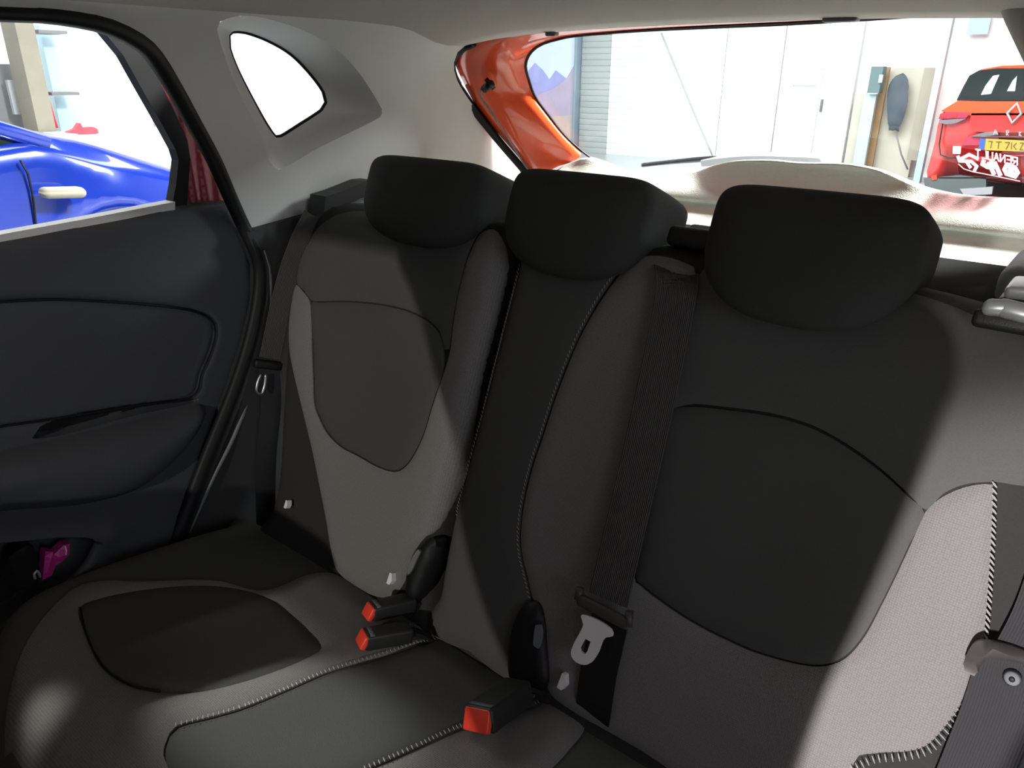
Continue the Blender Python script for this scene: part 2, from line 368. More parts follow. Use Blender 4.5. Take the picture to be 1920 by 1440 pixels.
for sd, nm in ((-1, 'trim_1'), (1, 'trim_2')):
    t1 = slab(nm, outline, lambda u, v, h, sd=sd: shell(u, v, h, sd), MT['trim'], None, .025, 0.0, -.012, [qo], smooth=True)
    prop(t1, 'pale grey moulded pillar trim around the small rear quarter window, '+('behind the left door' if sd < 0 else 'at the right edge'), kind='structure')
    # funnel from the trim face down to the pane
    n = 150
    def rs(poly, n, start):
        P = np.vstack([poly, poly[:1]]); L = np.concatenate([[0], np.cumsum(np.hypot(*np.diff(P, axis=0).T))])
        return np.stack([np.interp(np.linspace(0, L[-1], n, endpoint=False), L, P[:, i]) for i in (0, 1)], 1)
    a = rs(qo, n, 0); b = rs(qw, n, 0); V = []; F = []
    rings = []
    for k in range(n):
        A = shell(a[k][0], a[k][1], 0, -1); B = np.array([-.70, b[k][0], b[k][1]])
        rings.append((A, A*.88+B*.12+np.array([-.002, 0, 0]), A*.6+B*.4+np.array([-.010, 0, 0]), A*.25+B*.75+np.array([-.008, 0, 0]), B))
    for rg in rings:
        for q in rg: V.append(q if sd < 0 else np.array([2*MIDX-q[0], q[1], q[2]]))
    for k in range(n):
        for j in range(4):
            F.append((k*5+j, ((k+1) % n)*5+j, ((k+1) % n)*5+j+1, k*5+j+1))
    link('window_surround', V, F, MT['trim'], t1, True)
    gl = [np.array([-.703 if sd < 0 else 2*MIDX+.703, u, v]) for u, v in qw]
    wq = slab('window_%d' % (2 if sd < 0 else 3), qw, lambda u, v, h, sd=sd: np.array([-.702-h if sd < 0 else 2*MIDX+.702+h, u, v]), MT['glass'], None, .05, .003)
    prop(wq, 'small curved rear quarter window set in the pale pillar trim'+('' if sd < 0 else ' on the right'), kind='structure')
    tube('window_gasket', [q for q in gl], .004, MT['blackrub'], wq, closed=True, ref=(1, 0, 0))
# headliner
rear_px = [(872, 85), (930, 73), (985, 65), (1100, 56), (1200, 50), (1350, 43), (1500, 37), (1700, 27)]
HE = Plane(np.array([0, .66, .90])-gn*.022, (1, 0, 0), (0, gn[2], -gn[1]), -gn)
hp_ = np.array([HE.P(*HE.uv(x, y)) for x, y in [(858, 92), (872, 85), (930, 73), (985, 65), (1100, 56), (1200, 50), (1350, 43), (1440, 40)]])
def head_rear(x):
    x = x if x < MIDX else 2*MIDX-x
    return float(np.interp(x, hp_[:, 0], hp_[:, 1])), float(np.interp(x, hp_[:, 0], hp_[:, 2]))
V = []; F = []; ts = list(np.linspace(TT-.01, SL[-1], 22)); cols = [(t, -1) for t in ts]+[(t, 1) for t in ts[-2::-1]]
ny = 40
def hl(t, sd, k, h):
    p0 = shell(0, t, h, sd); yr, zr = head_rear(p0[0]); y = YF+(yr-YF)*(k/ny); q = np.clip((y-(yr-.40))/.40, 0, 1); q = q*q*(1.7-.7*q)
    return np.array([p0[0], y, p0[2]*(1-q)+(zr+h*0)*q + (h if h < 0 else 0)*0])
def tcol(t, sd, k, h):   # the lower edge of the cloth dips behind the quarter window
    f = (t-ts[0])/(SL[-1]-ts[0]); y = YF+(.66-YF)*(k/ny); q = float(np.clip((y-.40)/.24, 0, 1)); q = q*q*(3-2*q); a = (TT-.01)*(1-q)+(TR-.012)*q
    return hl(a+(SL[-1]-a)*f, sd, k, h)
for t, sd in cols:
    for k in range(ny+1): V.append(tcol(t, sd, k, .003))
m = len(V)
for t, sd in cols:
    for k in range(ny+1): V.append(tcol(t, sd, k, .003)+np.array([0, 0, .014]))
for i in range(len(cols)-1):
    for k in range(ny):
        a = i*(ny+1)+k; b = a+ny+1; F += [(a, b, b+1, a+1), (m+a, m+a+1, m+b+1, m+b)]
    a = i*(ny+1)+ny; F.append((a, a+ny+1, m+a+ny+1, m+a)); a = i*(ny+1); F.append((a, m+a, m+a+ny+1, a+ny+1))
ceil = link('ceiling', V, F, MT['head'], None, True); prop(ceil, 'pale beige cloth headliner of the car roof', kind='structure')
# outer roof skin (keeps the sky light out)
V = []; F = []
cols2 = [(t, -1) for t in np.linspace(T0, SL[-1], 12)]+[(t, 1) for t in np.linspace(T0, SL[-1], 12)[-2::-1]]
for t, sd in cols2:
    for y in (YF-.03, .72): V.append(shell(y, t, -.045, sd))
for i in range(len(cols2)-1): F.append((i*2, i*2+2, i*2+3, i*2+1))
rf = link('roof_skin', V, F, MT['red'], ceil, True)
# left door opening seal
sp = [shell(u, v, .004) for u, v in [(-1.0, T0), (-.6, T0)]+seal_uv[:-1]]
lower = [XP(-.655).uv(*p) for p in [(470, 450), (489, 500), (487, 570), (470, 650), (440, 740), (395, 850), (345, 980), (310, 1060)]]
sp += [np.array([-.655, a, b]) for a, b in lower]
# ================================================================== left rear door
door = empty('door_1'); prop(door, 'charcoal left rear door with moulded armrest, storage pocket and side window', kind='structure')
DP = XP(-.68)
panel_px = [(0, 446), (160, 418), (320, 388), (435, 379), (474, 455), (486, 540), (472, 640), (438, 740), (395, 850), (335, 980), (300, 1070), (0, 1190)]
pan = DP.px(panel_px)
lo = [(-.80, pan[-1][1]-.05), (-.80, pan[0][1]-.03)]
ppoly = closed_spline(pan+lo, .02, smooth=False)
ins = closed_spline(DP.px([(-200, 578), (0, 566), (100, 562), (200, 566), (300, 574), (365, 584), (396, 600), (403, 622), (396, 656), (378, 698), (357, 745), (250, 762), (100, 786), (0, 800), (-200, 830)]), .01)
arm = closed_spline(DP.px([(-250, 905), (0, 845), (90, 826), (200, 800), (300, 776), (372, 757), (386, 762), (380, 790), (352, 830), (300, 880), (240, 918), (150, 940), (0, 954), (-250, 985)]), .012)
slot = closed_spline(DP.px([(75, 800), (150, 778), (280, 757), (372, 747), (365, 755), (250, 780), (120, 815), (60, 822)]), .012)
pocket = closed_spline(DP.px([(-300, 1030), (0, 1000), (100, 990), (152, 992), (160, 1004), (145, 1040), (100, 1085), (40, 1120), (0, 1140), (-300, 1260)]), .012)
def doortop(p):
    h = np.zeros(len(p))
    i = inside(p, ins); d = dist(p, ins); h -= np.where(i, np.clip(d, 0, .012)*.5, 0); h -= .007*np.exp(-(d/.005)**2)
    i = inside(p, arm); d = dist(p, arm); h += np.where(i, .045*(1-np.exp(-d/.022)), 0)
    i = inside(p, slot); d = dist(p, slot); h -= np.where(i, .03*(1-np.exp(-d/.006)), 0)
    i = inside(p, pocket); d = dist(p, pocket); h -= np.where(i, .028*(1-np.exp(-d/.01)), 0); h += np.where(i, .03*np.exp(-(d/.007)**2), .03*np.exp(-(d/.035)**2))
    # below the armrest the panel flares inwards
    h += .03*np.clip((.20-p[:, 1])/.2, 0, 1)
    d = dist(p, ppoly); h -= .012*np.exp(-(d/.012)**2)
    return h
def scaled(P, d):   # contour moved d inwards
    T = np.roll(P, -1, 0)-np.roll(P, 1, 0); T /= np.linalg.norm(T, axis=1)[:, None]+1e-9; N = np.stack([-T[:, 1], T[:, 0]], 1)
    A = .5*np.sum(P[:, 0]*np.roll(P[:, 1], -1)-np.roll(P[:, 0], -1)*P[:, 1]); return P+N*d*(1 if A > 0 else -1)
CT = [closed_spline(q, .004, smooth=False) for q in (ins, arm, pocket, slot)]
CT += [scaled(CT[0], .005), scaled(CT[0], -.005), scaled(CT[1], .005), scaled(CT[2], .006), scaled(CT[3], .004)]
CT += [scaled(CT[2], .003), scaled(CT[2], .010), scaled(CT[2], -.004)]
slab('door_panel', ppoly, lambda u, v, h: np.array([-.68+h, u, v]), MT['plas'], door, .0075, doortop, -.05, smooth=True, extra=CT)
def on_door(poly, f): return [np.array([-.68+f, a, b]) for a, b in poly]
tube('insert_seam', on_door(ins, -.001), .0022, MT['blackrub'], door, closed=True, ref=(1, 0, 0), seg=6)
slab('armrest_recess', slot, lambda u, v, h: np.array([-.68+h, u, v]), MT['blackrub'], door, .02, -.018, -.03)  # black fill painted in as the shade of the slot above the armrest
rim = [np.array([-.68+.062, a, b]) for a, b in DP.px([(-300, 1245), (-100, 1185), (0, 1137), (60, 1102), (105, 1068), (140, 1030), (157, 996)])]
tube('pocket_rim', rim, .009, MT['plas'], door, ref=(1, 0, 0), step=.02)
# window: sill ledge coloured as lit, frame, glass, paint visible beyond the frame
GP = XP(-.715)
glass_px = [(-420, 40), (0, 31), (100, 32), (150, 38), (190, 58), (228, 104), (262, 165), (300, 232), (326, 280), (332, 300), (327, 345), (320, 384), (160, 418), (0, 450), (-420, 540)]
gp = closed_spline(GP.px(glass_px), .015, smooth=False)
w1 = slab('window_1', gp, lambda u, v, h: np.array([-.718+h, u, v]), MT['glass'], None, .08, .003)
prop(w1, 'left rear door side window, blue car seen through it', kind='structure')
inner = [(-420, 40), (0, 31), (100, 32), (150, 38), (190, 58), (228, 104), (262, 165), (300, 232), (326, 280), (332, 300), (327, 345), (320, 384)]
FP = XP(-.70)
fr_out = [(348, 384), (350, 345), (354, 300), (348, 262), (326, 213), (300, 160), (276, 112), (240, 70), (215, 56), (150, 18), (100, 5), (0, 0), (-420, 0)]
slab('window_frame', closed_spline(FP.px(inner+fr_out), .02, smooth=False), lambda u, v, h: np.array([-.70+h, u, v]), MT['blackrub'], door, .03, .006, -.02)
JP = XP(-.695)
jamb = JP.px([(215, 66), (262, 120), (300, 200), (336, 270), (352, 310), (352, 345), (344, 388), (440, 388), (428, 350), (392, 300), (340, 215), (298, 140), (262, 88)])
JO = XP(-.705)
def jamb_top(p): return .004*np.sin((p[:, 0]-p[:, 1]*.0)*150)
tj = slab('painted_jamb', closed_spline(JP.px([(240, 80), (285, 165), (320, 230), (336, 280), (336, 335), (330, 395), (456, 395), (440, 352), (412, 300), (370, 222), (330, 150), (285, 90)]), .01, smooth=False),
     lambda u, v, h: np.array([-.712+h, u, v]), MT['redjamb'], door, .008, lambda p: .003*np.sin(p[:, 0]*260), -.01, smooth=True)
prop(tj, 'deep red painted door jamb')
slab('sill_ledge', closed_spline(XP(-.70).px([(-420, 540), (0, 437), (160, 408), (322, 377), (322, 392), (160, 424), (0, 456), (-420, 560)]), .03, smooth=False),
     lambda u, v, h: np.array([-.70+h, u, v]), MT['trim'], door, .03, .012, -.02)  # pale colour stands in for light falling on the sill top
tube('door_seal', sp, lambda t: float(np.interp(t, [0, .40, .50, .66, .74, 1], [.009, .010, .016, .014, .020, .020])), MT['blackrub'], door, ref=(1, 0, 0), ry=.013, step=.02)
# outer door skin below the window
box('outer_skin', (-.76, -.55, .1), AX, (.012, .75, .46), MT['red'], door, .004)
# dark lower pillar lining between door seal and seat
lp = XP(-.645)
lin = lp.px([(462, 436), (590, 400), (640, 370), (680, 420), (640, 520), (600, 700), (560, 900), (520, 1010), (330, 1080), (345, 980), (395, 850), (438, 740), (468, 650), (487, 570), (489, 500)])
t3 = slab('trim_3', closed_spline(lin, .02, smooth=False), lambda u, v, h: np.array([-.655+h, u, v]), MT['plas2'], None, .02,
     lambda p: .012*np.sin(np.clip((p[:, 0]-.0)/.2, 0, 1)*pi), -.03, smooth=True)
prop(t3, 'dark lower pillar lining beside the left end of the rear seat', kind='structure')
tube('lining_crease', [lp.P(*q, -.004) for q in lp.px([(495, 470), (505, 500), (508, 560), (490, 650), (478, 720), (440, 820), (400, 900), (355, 1000)])], .004, MT['greyplas'], t3, step=.02, ref=(1, 0, 0))
# lower box of the cabin
fl = box('floor', (MIDX, -.35, -.36), AX, (.74, 1.3, .02), MT['plas2'], None, .004); prop(fl, 'dark carpeted cabin floor', kind='structure')
wr = box('wall_right', (MIDX+.715, -1.15, .10), AX, (.015, .32, .44), MT['plas2'], None, .006); prop(wr, 'dark lower lining of the right side ahead of the open door', kind='structure')
wr2 = box('wall_rear_right', (MIDX+.715, .55, .08), AX, (.015, .45, .40), MT['plas2'], None, .006); prop(wr2, 'dark boot side lining on the right', kind='structure')
wl2 = box('wall_rear_left', (MIDX-.735, .72, .12), AX, (.015, .42, .40), MT['plas2'], None, .006); prop(wl2, 'dark boot side lining on the left', kind='structure')
wf = box('wall_front', (MIDX, -1.85, .145), AX, (.72, .05, .49), MT['plas2'], None, .01); prop(wf, 'dark dashboard bulkhead', kind='structure')

p4 = YP(.56)
t4p = closed_spline(p4.px([(1856, -45), (1868, 0), (1884, 42), (1902, 80), (1920, 118), (1945, 175), (1985, 240), (2060, 240), (2090, -45)]), .02, smooth=False)
t4 = slab('trim_4', t4p, lambda u, v, h: np.array([u, .56-h+.9*max(0, u-.50)*0, v]), MT['head'], None, .015, lambda p: .03*(1-np.exp(-dist(p, t4p)/.012)), -.10, smooth=True)
prop(t4, 'pale upper trim of the right rear pillar at the top right corner', kind='structure')
# ================================================================== tailgate
tg = empty('tailgate'); prop(tg, 'orange-red tailgate with curved rear window and cream inner trim', 'tailgate')
T_IN, T_MID, T_GL = TG(.0), TG(.035), TG(.055)
glp = [(992, 150), (985, 122), (992, 100), (1012, 82), (1050, 70), (1085, 64), (1200, 54), (1350, 45), (1500, 38), (1700, 27), (1920, 12), (2050, 20), (2080, 60), (2100, 120), (2110, 250), (2075, 340), (2000, 372), (1920, 376),
       (1800, 380), (1600, 370), (1400, 360), (1250, 345), (1200, 330), (1150, 314), (1110, 296), (1060, 254), (1025, 210), (1002, 178)]
gpoly = closed_spline(T_GL.px(glp), .012)
wg = slab('rear_window', gpoly, lambda u, v, h: T_GL.P(u, v, h), MT['glass'], tg, .08, .002, -.002)
# painted frame around the glass: glass edge - step - opening edge
fr_i = closed_spline(T_MID.px([(970, 150), (963, 118), (972, 92), (1000, 72), (1050, 60), (1200, 46), (1500, 30), (1700, 18), (1920, 0), (2075, 5), (2110, 60), (2130, 120), (2135, 260), (2095, 360), (2000, 386), (1920, 384),
       (1700, 380), (1500, 370), (1250, 352), (1180, 336), (1130, 316), (1085, 290), (1040, 240), (1002, 195), (980, 172)]), .012)
fr_o = closed_spline(T_IN.px([(862, 140), (852, 112), (862, 88), (900, 66), (1000, 45), (1200, 22), (1500, 5), (1700, -5), (1960, -40), (2200, -40), (2260, 60), (2270, 300), (2230, 400), (2000, 398), (1700, 392), (1500, 382), (1250, 364), (1150, 345), (1090, 340), (1020, 345), (960, 280), (900, 210)]), .012)
def rs2(P, n):
    P = np.vstack([P, P[:1]]); L = np.concatenate([[0], np.cumsum(np.hypot(*np.diff(P, axis=0).T))]); return np.stack([np.interp(np.linspace(0, L[-1], n, endpoint=False), L, P[:, i]) for i in (0, 1)], 1)
def align(A, n):   # resample by angle about the centre so that rings correspond
    c = np.array([MIDX+.02, .22]); ang = np.arctan2((A-c)[:, 1], (A-c)[:, 0]); o = np.argsort(ang); a = ang[o]; B = A[o]
    th = np.linspace(-pi, pi, n, endpoint=False); aa = np.concatenate([a-2*pi, a, a+2*pi]); BB = np.vstack([B, B, B])
    return np.stack([np.interp(th, aa, BB[:, i]) for i in (0, 1)], 1)
n = 220; ga, ia, oa = align(gpoly, n), align(fr_i, n), align(fr_o, n)
V = []; F = []
for k in range(n):
    g = T_GL.P(*ga[k], .003); i1 = T_MID.P(*ia[k], 0); o = T_IN.P(*oa[k], 0)
    i2 = i1*.93+o*.07+np.array(T_IN.n)*.014
    m1 = i1*.62+o*.38+np.array(T_IN.n)*.010; m2 = i1*.38+o*.62+np.array(T_IN.n)*.018; m3 = i1*.15+o*.85+np.array(T_IN.n)*.008
    V += [g, i1, i2, m1, m2, m3, o, o-np.array(T_IN.n)*.06]
for k in range(n):
    if -.43 < V[k*8][0] < .60 and V[k*8][2] < (.71 if V[k*8][0] > .15 else .668): continue      # here the inner trim takes over
    for j in range(7): F.append((k*8+j, ((k+1) % n)*8+j, ((k+1) % n)*8+j+1, k*8+j+1))
fr = link('painted_frame', V, F, MT['red'], tg, True); prop(fr, 'orange-red painted inner frame')
# black ceramic edge of the glass
gi = gpoly; c0 = gi.mean(0)
slab('glass_border', ga, lambda u, v, h: T_GL.P(u, v, h), MT['black'], tg, .05, .005, .0025, [ga+(c0-ga)/np.linalg.norm(c0-ga, axis=1)[:, None]*.006])
# opening seal
tube('opening_seal', [T_IN.P(*T_IN.uv(x, y), .008) for x, y in [(890, 76), (875, 82), (857, 98), (850, 122), (862, 155), (895, 205), (940, 262), (985, 315), (1020, 360), (1060, 420)]], .010, MT['blackrub'], tg, ref=(0, -1, 1), step=.015)
tube('frame_wire', [T_IN.P(*T_IN.uv(x, y), .022) for x, y in [(912, 152), (910, 168), (925, 190), (960, 245), (990, 295), (1012, 325)]], .0022, MT['greyplas'], tg, ref=(0, -1, 1), step=.015)
cc = T_IN.P(*T_IN.uv(922, 152), .02)
tube('rubber_buffer', [cc-np.array([.010, 0, .004]), cc+np.array([.016, -.004, .008])], .009, MT['black'], tg, ref=(0, 1, 0), seg=12)
tube('buffer_grommet', [T_IN.P(*T_IN.uv(925, 150), .008), T_IN.P(*T_IN.uv(922, 151), .016)], .015, MT['blackrub'], tg, ref=(1, 0, 0), seg=14)
# cream inner trim below the glass
edge_px = [(985, 372), (1012, 345), (1045, 318), (1090, 297), (1120, 302), (1160, 318), (1200, 325), (1250, 325), (1300, 321), (1340, 309), (1380, 302), (1440, 301), (1500, 306), (1580, 308), (1640, 318), (1690, 336), (1740, 355), (1800, 367), (1860, 372), (1920, 374), (2100, 372)]
TE = TG(.0); ed = [TE.uv(*p) for p in edge_px]; ed = open_spline(ed, .012)
V = []; F = []; U = []
prof = [(0, -.02), (0.0, 0), (.004, .004), (.012, .008), (.035, .012), (.055, .010), (.062, .002), (.068, -.012), (.085, -.014), (.098, -.012), (.104, .0), (.112, .006), (.135, .010), (.150, .008), (.158, -.004), (.166, -.012), (.182, -.012), (.21, -.012)]
zE = lambda u, v: TE.P(u, v, 0)
for k, (u, v) in enumerate(ed):
    e = TE.P(u, v, 0); zb = .625  # ribs run level: blend from the curved edge to level lines
    for j, (dz, dy) in enumerate(prof):
        z = e[2]-dz if dz < .02 else min(e[2]-.012, zb-(dz-.035)*1.0)
        blend = min(1, dz/.05); y = e[1]*(1-blend)+(.885-(.65-z)*1.3)*blend-dy*1.2
        V.append((e[0], y, z)); U.append((e[0], z))
np_ = len(prof)
for k in range(len(ed)-1):
    for j in range(np_-1): F.append((k*np_+j, (k+1)*np_+j, (k+1)*np_+j+1, k*np_+j+1))
tt = link('inner_trim', V, F, MT['cream'], tg, True, U); prop(tt, 'cream lower trim with moulded horizontal ribs')
# stop lamp cover above the glass
box('catch_cover', HE.P(*HE.uv(1578, 31), .0), AX, (.026, .012, .008), MT['greyplas'], tg, .004)
box('catch_cover', HE.P(*HE.uv(1035, 62), .0), AX, (.012, .008, .006), MT['greyplas'], tg, .003)
# wiper outside the glass
WP = TG(.075)
def wpt(x, y, h=0): return WP.P(*WP.uv(x, y), h)
wip = tube('wiper_arm', [wpt(x, y) for x, y in [(1206, 309), (1260, 303), (1320, 297), (1390, 294), (1460, 296), (1540, 302)]], .0045, MT['black'], tg, ref=(0, -1, 1), step=.02)
tube('wiper_blade', [wpt(x, y, -.004) for x, y in [(1203, 312), (1250, 307), (1320, 302), (1378, 300)]], .005, MT['greyplas'], wip, ref=(0, -1, 1), step=.02)
slab('wiper_cover', closed_spline([WP.uv(*p) for p in [(1316, 297), (1400, 288), (1480, 289), (1540, 292), (1545, 302), (1480, 300), (1400, 302), (1318, 307)]], .01), lambda u, v, h: WP.P(u, v, h), MT['silver'], wip, .02, .008, -.004, smooth=True)
# sticker on the glass (mirrored lettering seen from inside)
SP_ = TG(.052)
st = slab('window_sticker', closed_spline([SP_.uv(*p) for p in [(1792, 276), (1797, 326), (1917, 349), (1915, 296), (1913, 293)]], .01, smooth=False), lambda u, v, h: SP_.P(u, v, h), MT['stickb'], None, .02, .0008, .0)
prop(st, 'small maroon film sticker with white mirrored lettering on the rear window', 'sticker')
def strokes(lines, wpx, name='sticker_lettering', m=MT['stick']):
    V = []; F = []
    for ln in lines:
        for (x0, y0), (x1, y1) in zip(ln[:-1], ln[1:]):
            d = np.array([x1-x0, y1-y0], float); L = np.hypot(*d)+1e-9; nrm = np.array([-d[1], d[0]])/L*wpx/2; ex = d/L*wpx*.3; b = len(V)
            for q in ((x0, y0)-ex+nrm, (x1, y1)+ex+nrm, (x1, y1)+ex-nrm, (x0, y0)-ex-nrm): V.append(SP_.P(*SP_.uv(*q), .0022))
            F.append((b, b+1, b+2, b+3))
    return link(name, V, F, m, st)
# mirrored R E N A U L T, right to left, above; large mirrored figures below
def mir(c, x, y, s):  # x is the right edge of the mirrored glyph, slope follows the sticker
    G = {'R': [[(0, 1), (0, 0), (.7, 0), (.7, .5), (0, .5)], [(.25, .5), (.7, 1)]], 'E': [[(.7, 0), (0, 0), (0, 1), (.7, 1)], [(0, .5), (.6, .5)]], 'N': [[(0, 1), (0, 0), (.7, 1), (.7, 0)]],
         'A': [[(0, 1), (.35, 0), (.7, 1)], [(.15, .65), (.55, .65)]], 'U': [[(0, 0), (0, 1), (.7, 1), (.7, 0)]], 'L': [[(0, 0), (0, 1), (.7, 1)]], 'T': [[(0, 0), (.7, 0)], [(.35, 0), (.35, 1)]]}[c]
    return [[(x-a*s, y+b*s*1.15-a*s*.18) for a, b in ln] for ln in G]
L_ = []
for i, c in enumerate('RENAULT'): L_ += mir(c, 1908-i*11.6, 294-i*2.4, 12)
strokes(L_, 2.6)
strokes([[(1797, 292), (1800, 300), (1822, 301), (1832, 310), (1828, 318)], [(1803, 296), (1818, 288), (1834, 296)], [(1812, 300), (1820, 312)]], 6)
strokes([[(1845, 300), (1843, 306), (1852, 311), (1862, 313), (1860, 300)], [(1855, 304), (1864, 324)], [(1866, 304), (1876, 326)], [(1903, 312), (1888, 308), (1884, 316), (1888, 324), (1904, 329), (1909, 322), (1904, 313), (1894, 316), (1900, 324)]], 8)
strokes([[(1798, 306), (1808, 315), (1824, 320), (1870, 329), (1913, 338)]], 1.6, 'sticker_swoosh')
box('sticker_tab', SP_.P(*SP_.uv(1795, 279), .003), (SP_.a, SP_.b, SP_.n), (.006, .008, .001), MT['stick'], st, 0)

# ================================================================== parcel shelf & boot
ps = box('parcel_shelf', (MIDX, .505, .566), AX, (.64, .17, .010), MT['shelf'], None, .006); prop(ps, 'black parcel shelf behind the rear seat headrests', 'shelf')
for sx in (-1, 1):
    sup = empty('shelf_support'); prop(sup, 'grey plastic parcel shelf support with stepped black top, at the '+('left' if sx < 0 else 'right')+' pillar', 'shelf support')
    cx = MIDX+sx*.60
    if sx > 0:
        box('ledge', (.635, .53, .590), AX, (.090, .09, .030), MT['plas'], sup, .02, 4)
        box('bracket', (.60, .52, .54), AX, (.085, .12, .025), MT['black'], sup, .008)
    else:
        p1 = XP(-.62)
        slab('bracket', closed_spline([p1.uv(*p) for p in [(592, 404), (596, 366), (625, 357), (672, 338), (690, 336), (760, 350), (760, 420)]], .012, smooth=False), lambda u, v, h: np.array([-.625+h, u, v]), MT['black'], sup, .02, .03, -.02)
        tube('ledge', [np.array([-.59, *p1.uv(x, y)]) for x, y in [(630, 395), (660, 380), (700, 366)]], .012, MT['greyplas'], sup, ref=(1, 0, 0), step=.02)

# ================================================================== REAR SEAT
def spl(pl, pts, h=0.0, step=.01): return closed_spline(pl.px(pts, h), step)
T = .085
def roll(d, R=.045, depth=.05):
    q = np.clip(d/R, 0, 1); return -depth*(1-np.sqrt(np.clip(1-(1-q)**2, 0, 1)))
class Body:
    def __init__(s, outline, plane, R, depth, bulges): s.out, s.pl, s.R, s.dp, s.b = outline, plane, R, depth, bulges
    def h(s, p):
        p = np.atleast_2d(p); return roll(dist(p, s.out), s.R, s.dp)*inside(p, s.out)+(~inside(p, s.out))*(-s.dp)+s.b(p)
    def P(s, u, v, h): return s.pl.P(u, v, h)
    def body(s, name, m, parent, thick, step=.012):
        return slab(name, s.out, s.pl.P, m, parent, step, lambda p: s.h(p)-.004, -thick, smooth=True)
    def panel(s, name, poly, m, parent, puff=.004, w=.008, step=.008, lift=.0012, holes=()):
        def top(p):
            d = dist(p, np.array(poly))
            for q in holes: d = np.minimum(d, dist(p, np.array(q)))
            return s.h(p)+lift+puff*(1-np.exp(-d/w))-.002
        return slab(name, poly, s.pl.P, m, parent, step, top, lambda p: s.h(p)-.008, holes, smooth=True)
    def path(s, pts, h=.003):
        pts = open_spline(np.array(pts), .006); hh = s.h(pts); return [s.pl.P(a, b, c+h) for (a, b), c in zip(pts, hh)]
def clip_in(poly, body, marg=.004):
    "keep a panel outline inside its seat"
    P = np.array(poly); ins = inside(P, body.out); c = np.array([body.out[:, 0].mean(), body.out[:, 1].mean()]); out = []
    for p, i in zip(P, ins):
        if not i:
            lo_, hi_ = 0.0, 1.0
            for _ in range(18):
                md = (lo_+hi_)/2; q = c+(p-c)*md
                if inside(q[None], body.out)[0]: lo_ = md
                else: hi_ = md
            p = c+(p-c)*(lo_*.985)
        out.append(p)
    return np.array(out)
def gauss(p, cx, cy, sx, sy, a): return a*np.exp(-((p[:, 0]-cx)/sx)**2-((p[:, 1]-cy)/sy)**2)
# --- left (narrow) backrest
outL = closed_spline([(-.56, -.06), (-.553, .03), (-.553, .10), (-.585, .25), (-.622, .40), (-.635, .53), (-.625, .60), (-.60, .645), (-.54, .672), (-.40, .68), (-.20, .685), (-.125, .68), (-.104, .66), (-.10, .60), (-.10, .40), (-.10, .20), (-.09, .06), (-.07, -.06)], .012)
def bulgeL(p): return gauss(p, -.36, .25, .13, .3, -.014)+gauss(p, -.15, .35, .05, .3, .006)+gauss(p, -.56, .35, .05, .25, .008)
bl = Body(outL, BACK, .035, .045, bulgeL)
seatL = empty('rear_bench'); prop(seatL, 'narrow left backrest section of the rear bench with grey oval insert, beside the door', 'seat', 'rear bench backrest sections')
bl.body('backrest_body', MT['fab_dark'], seatL, .13)
lightL = BACK.px([(554, 534), (543, 560), (540, 600), (546, 650), (555, 704), (567, 780), (580, 850), (591, 912), (604, 980), (615, 1037), (630, 1075), (680, 1110), (730, 1120), (760, 1090), (775, 1040), (800, 1005), (815, 990), (845, 900), (868, 800), (890, 700), (915, 600), (938, 500), (940, 455), (925, 430), (900, 440), (884, 470), (873, 500), (862, 545), (853, 594), (846, 660), (834, 701),
                   (822, 735), (810, 770), (797, 812), (780, 847), (760, 874), (737, 885), (700, 876), (659, 855), (628, 838), (605, 813), (592, 785), (584, 755), (584, 700), (585, 640), (586, 600), (584, 566), (572, 548)])
lightL = clip_in(closed_spline(lightL, .008), bl)
bl.panel('side_panel', lightL, MT['fab_light'], seatL, .005, .008)
ovalL = closed_spline(BACK.px([(586, 572), (600, 568), (640, 566), (683, 568), (725, 574), (762, 584), (795, 600), (822, 625), (832, 660), (832, 700), (820, 735), (808, 770), (795, 812), (778, 846), (758, 872), (735, 882), (700, 873), (661, 852), (630, 835), (608, 811), (595, 783), (587, 755), (587, 700), (588, 640)]), .008)
bl.panel('centre_insert', ovalL, MT['fab_insert'], seatL, .006, .01)
topL = closed_spline(BACK.px([(556, 530), (553, 505), (560, 485), (580, 455), (600, 425), (640, 400), (700, 395), (800, 405), (880, 415), (900, 425), (882, 465), (871, 500), (860, 545), (851, 594), (844, 655), (834, 655), (824, 622), (797, 597), (763, 581), (725, 571), (683, 565), (640, 563), (600, 565), (586, 563), (573, 545)]), .008)
topL = clip_in(topL, bl)
bl.panel('upper_panel', topL, MT['fab_plain'], seatL, .003, .006)
# --- right (wide) backrest
outR = closed_spline([(-.055, -.06), (-.082, .06), (-.092, .20), (-.092, .40), (-.090, .60), (-.082, .655), (-.05, .675), (.05, .68), (.20, .685), (.40, .684), (.55, .672), (.62, .655), (.67, .62), (.70, .52), (.70, .35), (.69, .15), (.68, -.06)], .012)
def bulgeR(p): return gauss(p, .41, .27, .12, .3, -.014)+gauss(p, .19, .3, .06, .3, .008)+gauss(p, .63, .3, .06, .25, .010)+gauss(p, .02, .3, .07, .4, .004)
br = Body(outR, BACK, .035, .045, bulgeR)
seatR = empty('rear_bench'); prop(seatR, 'wide backrest section of the rear bench covering the middle and right places', 'seat', 'rear bench backrest sections')
br.body('backrest_body', MT['fab_dark'], seatR, .13)
st1 = [(972, 497), (958, 560), (941, 628), (920, 710), (902, 779), (882, 850), (863, 915), (846, 960), (829, 993)]
st2 = [(1180, 494), (1150, 520), (1118, 568), (1085, 630), (1060, 690), (1038, 750), (1018, 812), (1000, 865), (987, 915), (978, 965), (975, 1012), (978, 1045), (984, 1070), (995, 1118)]
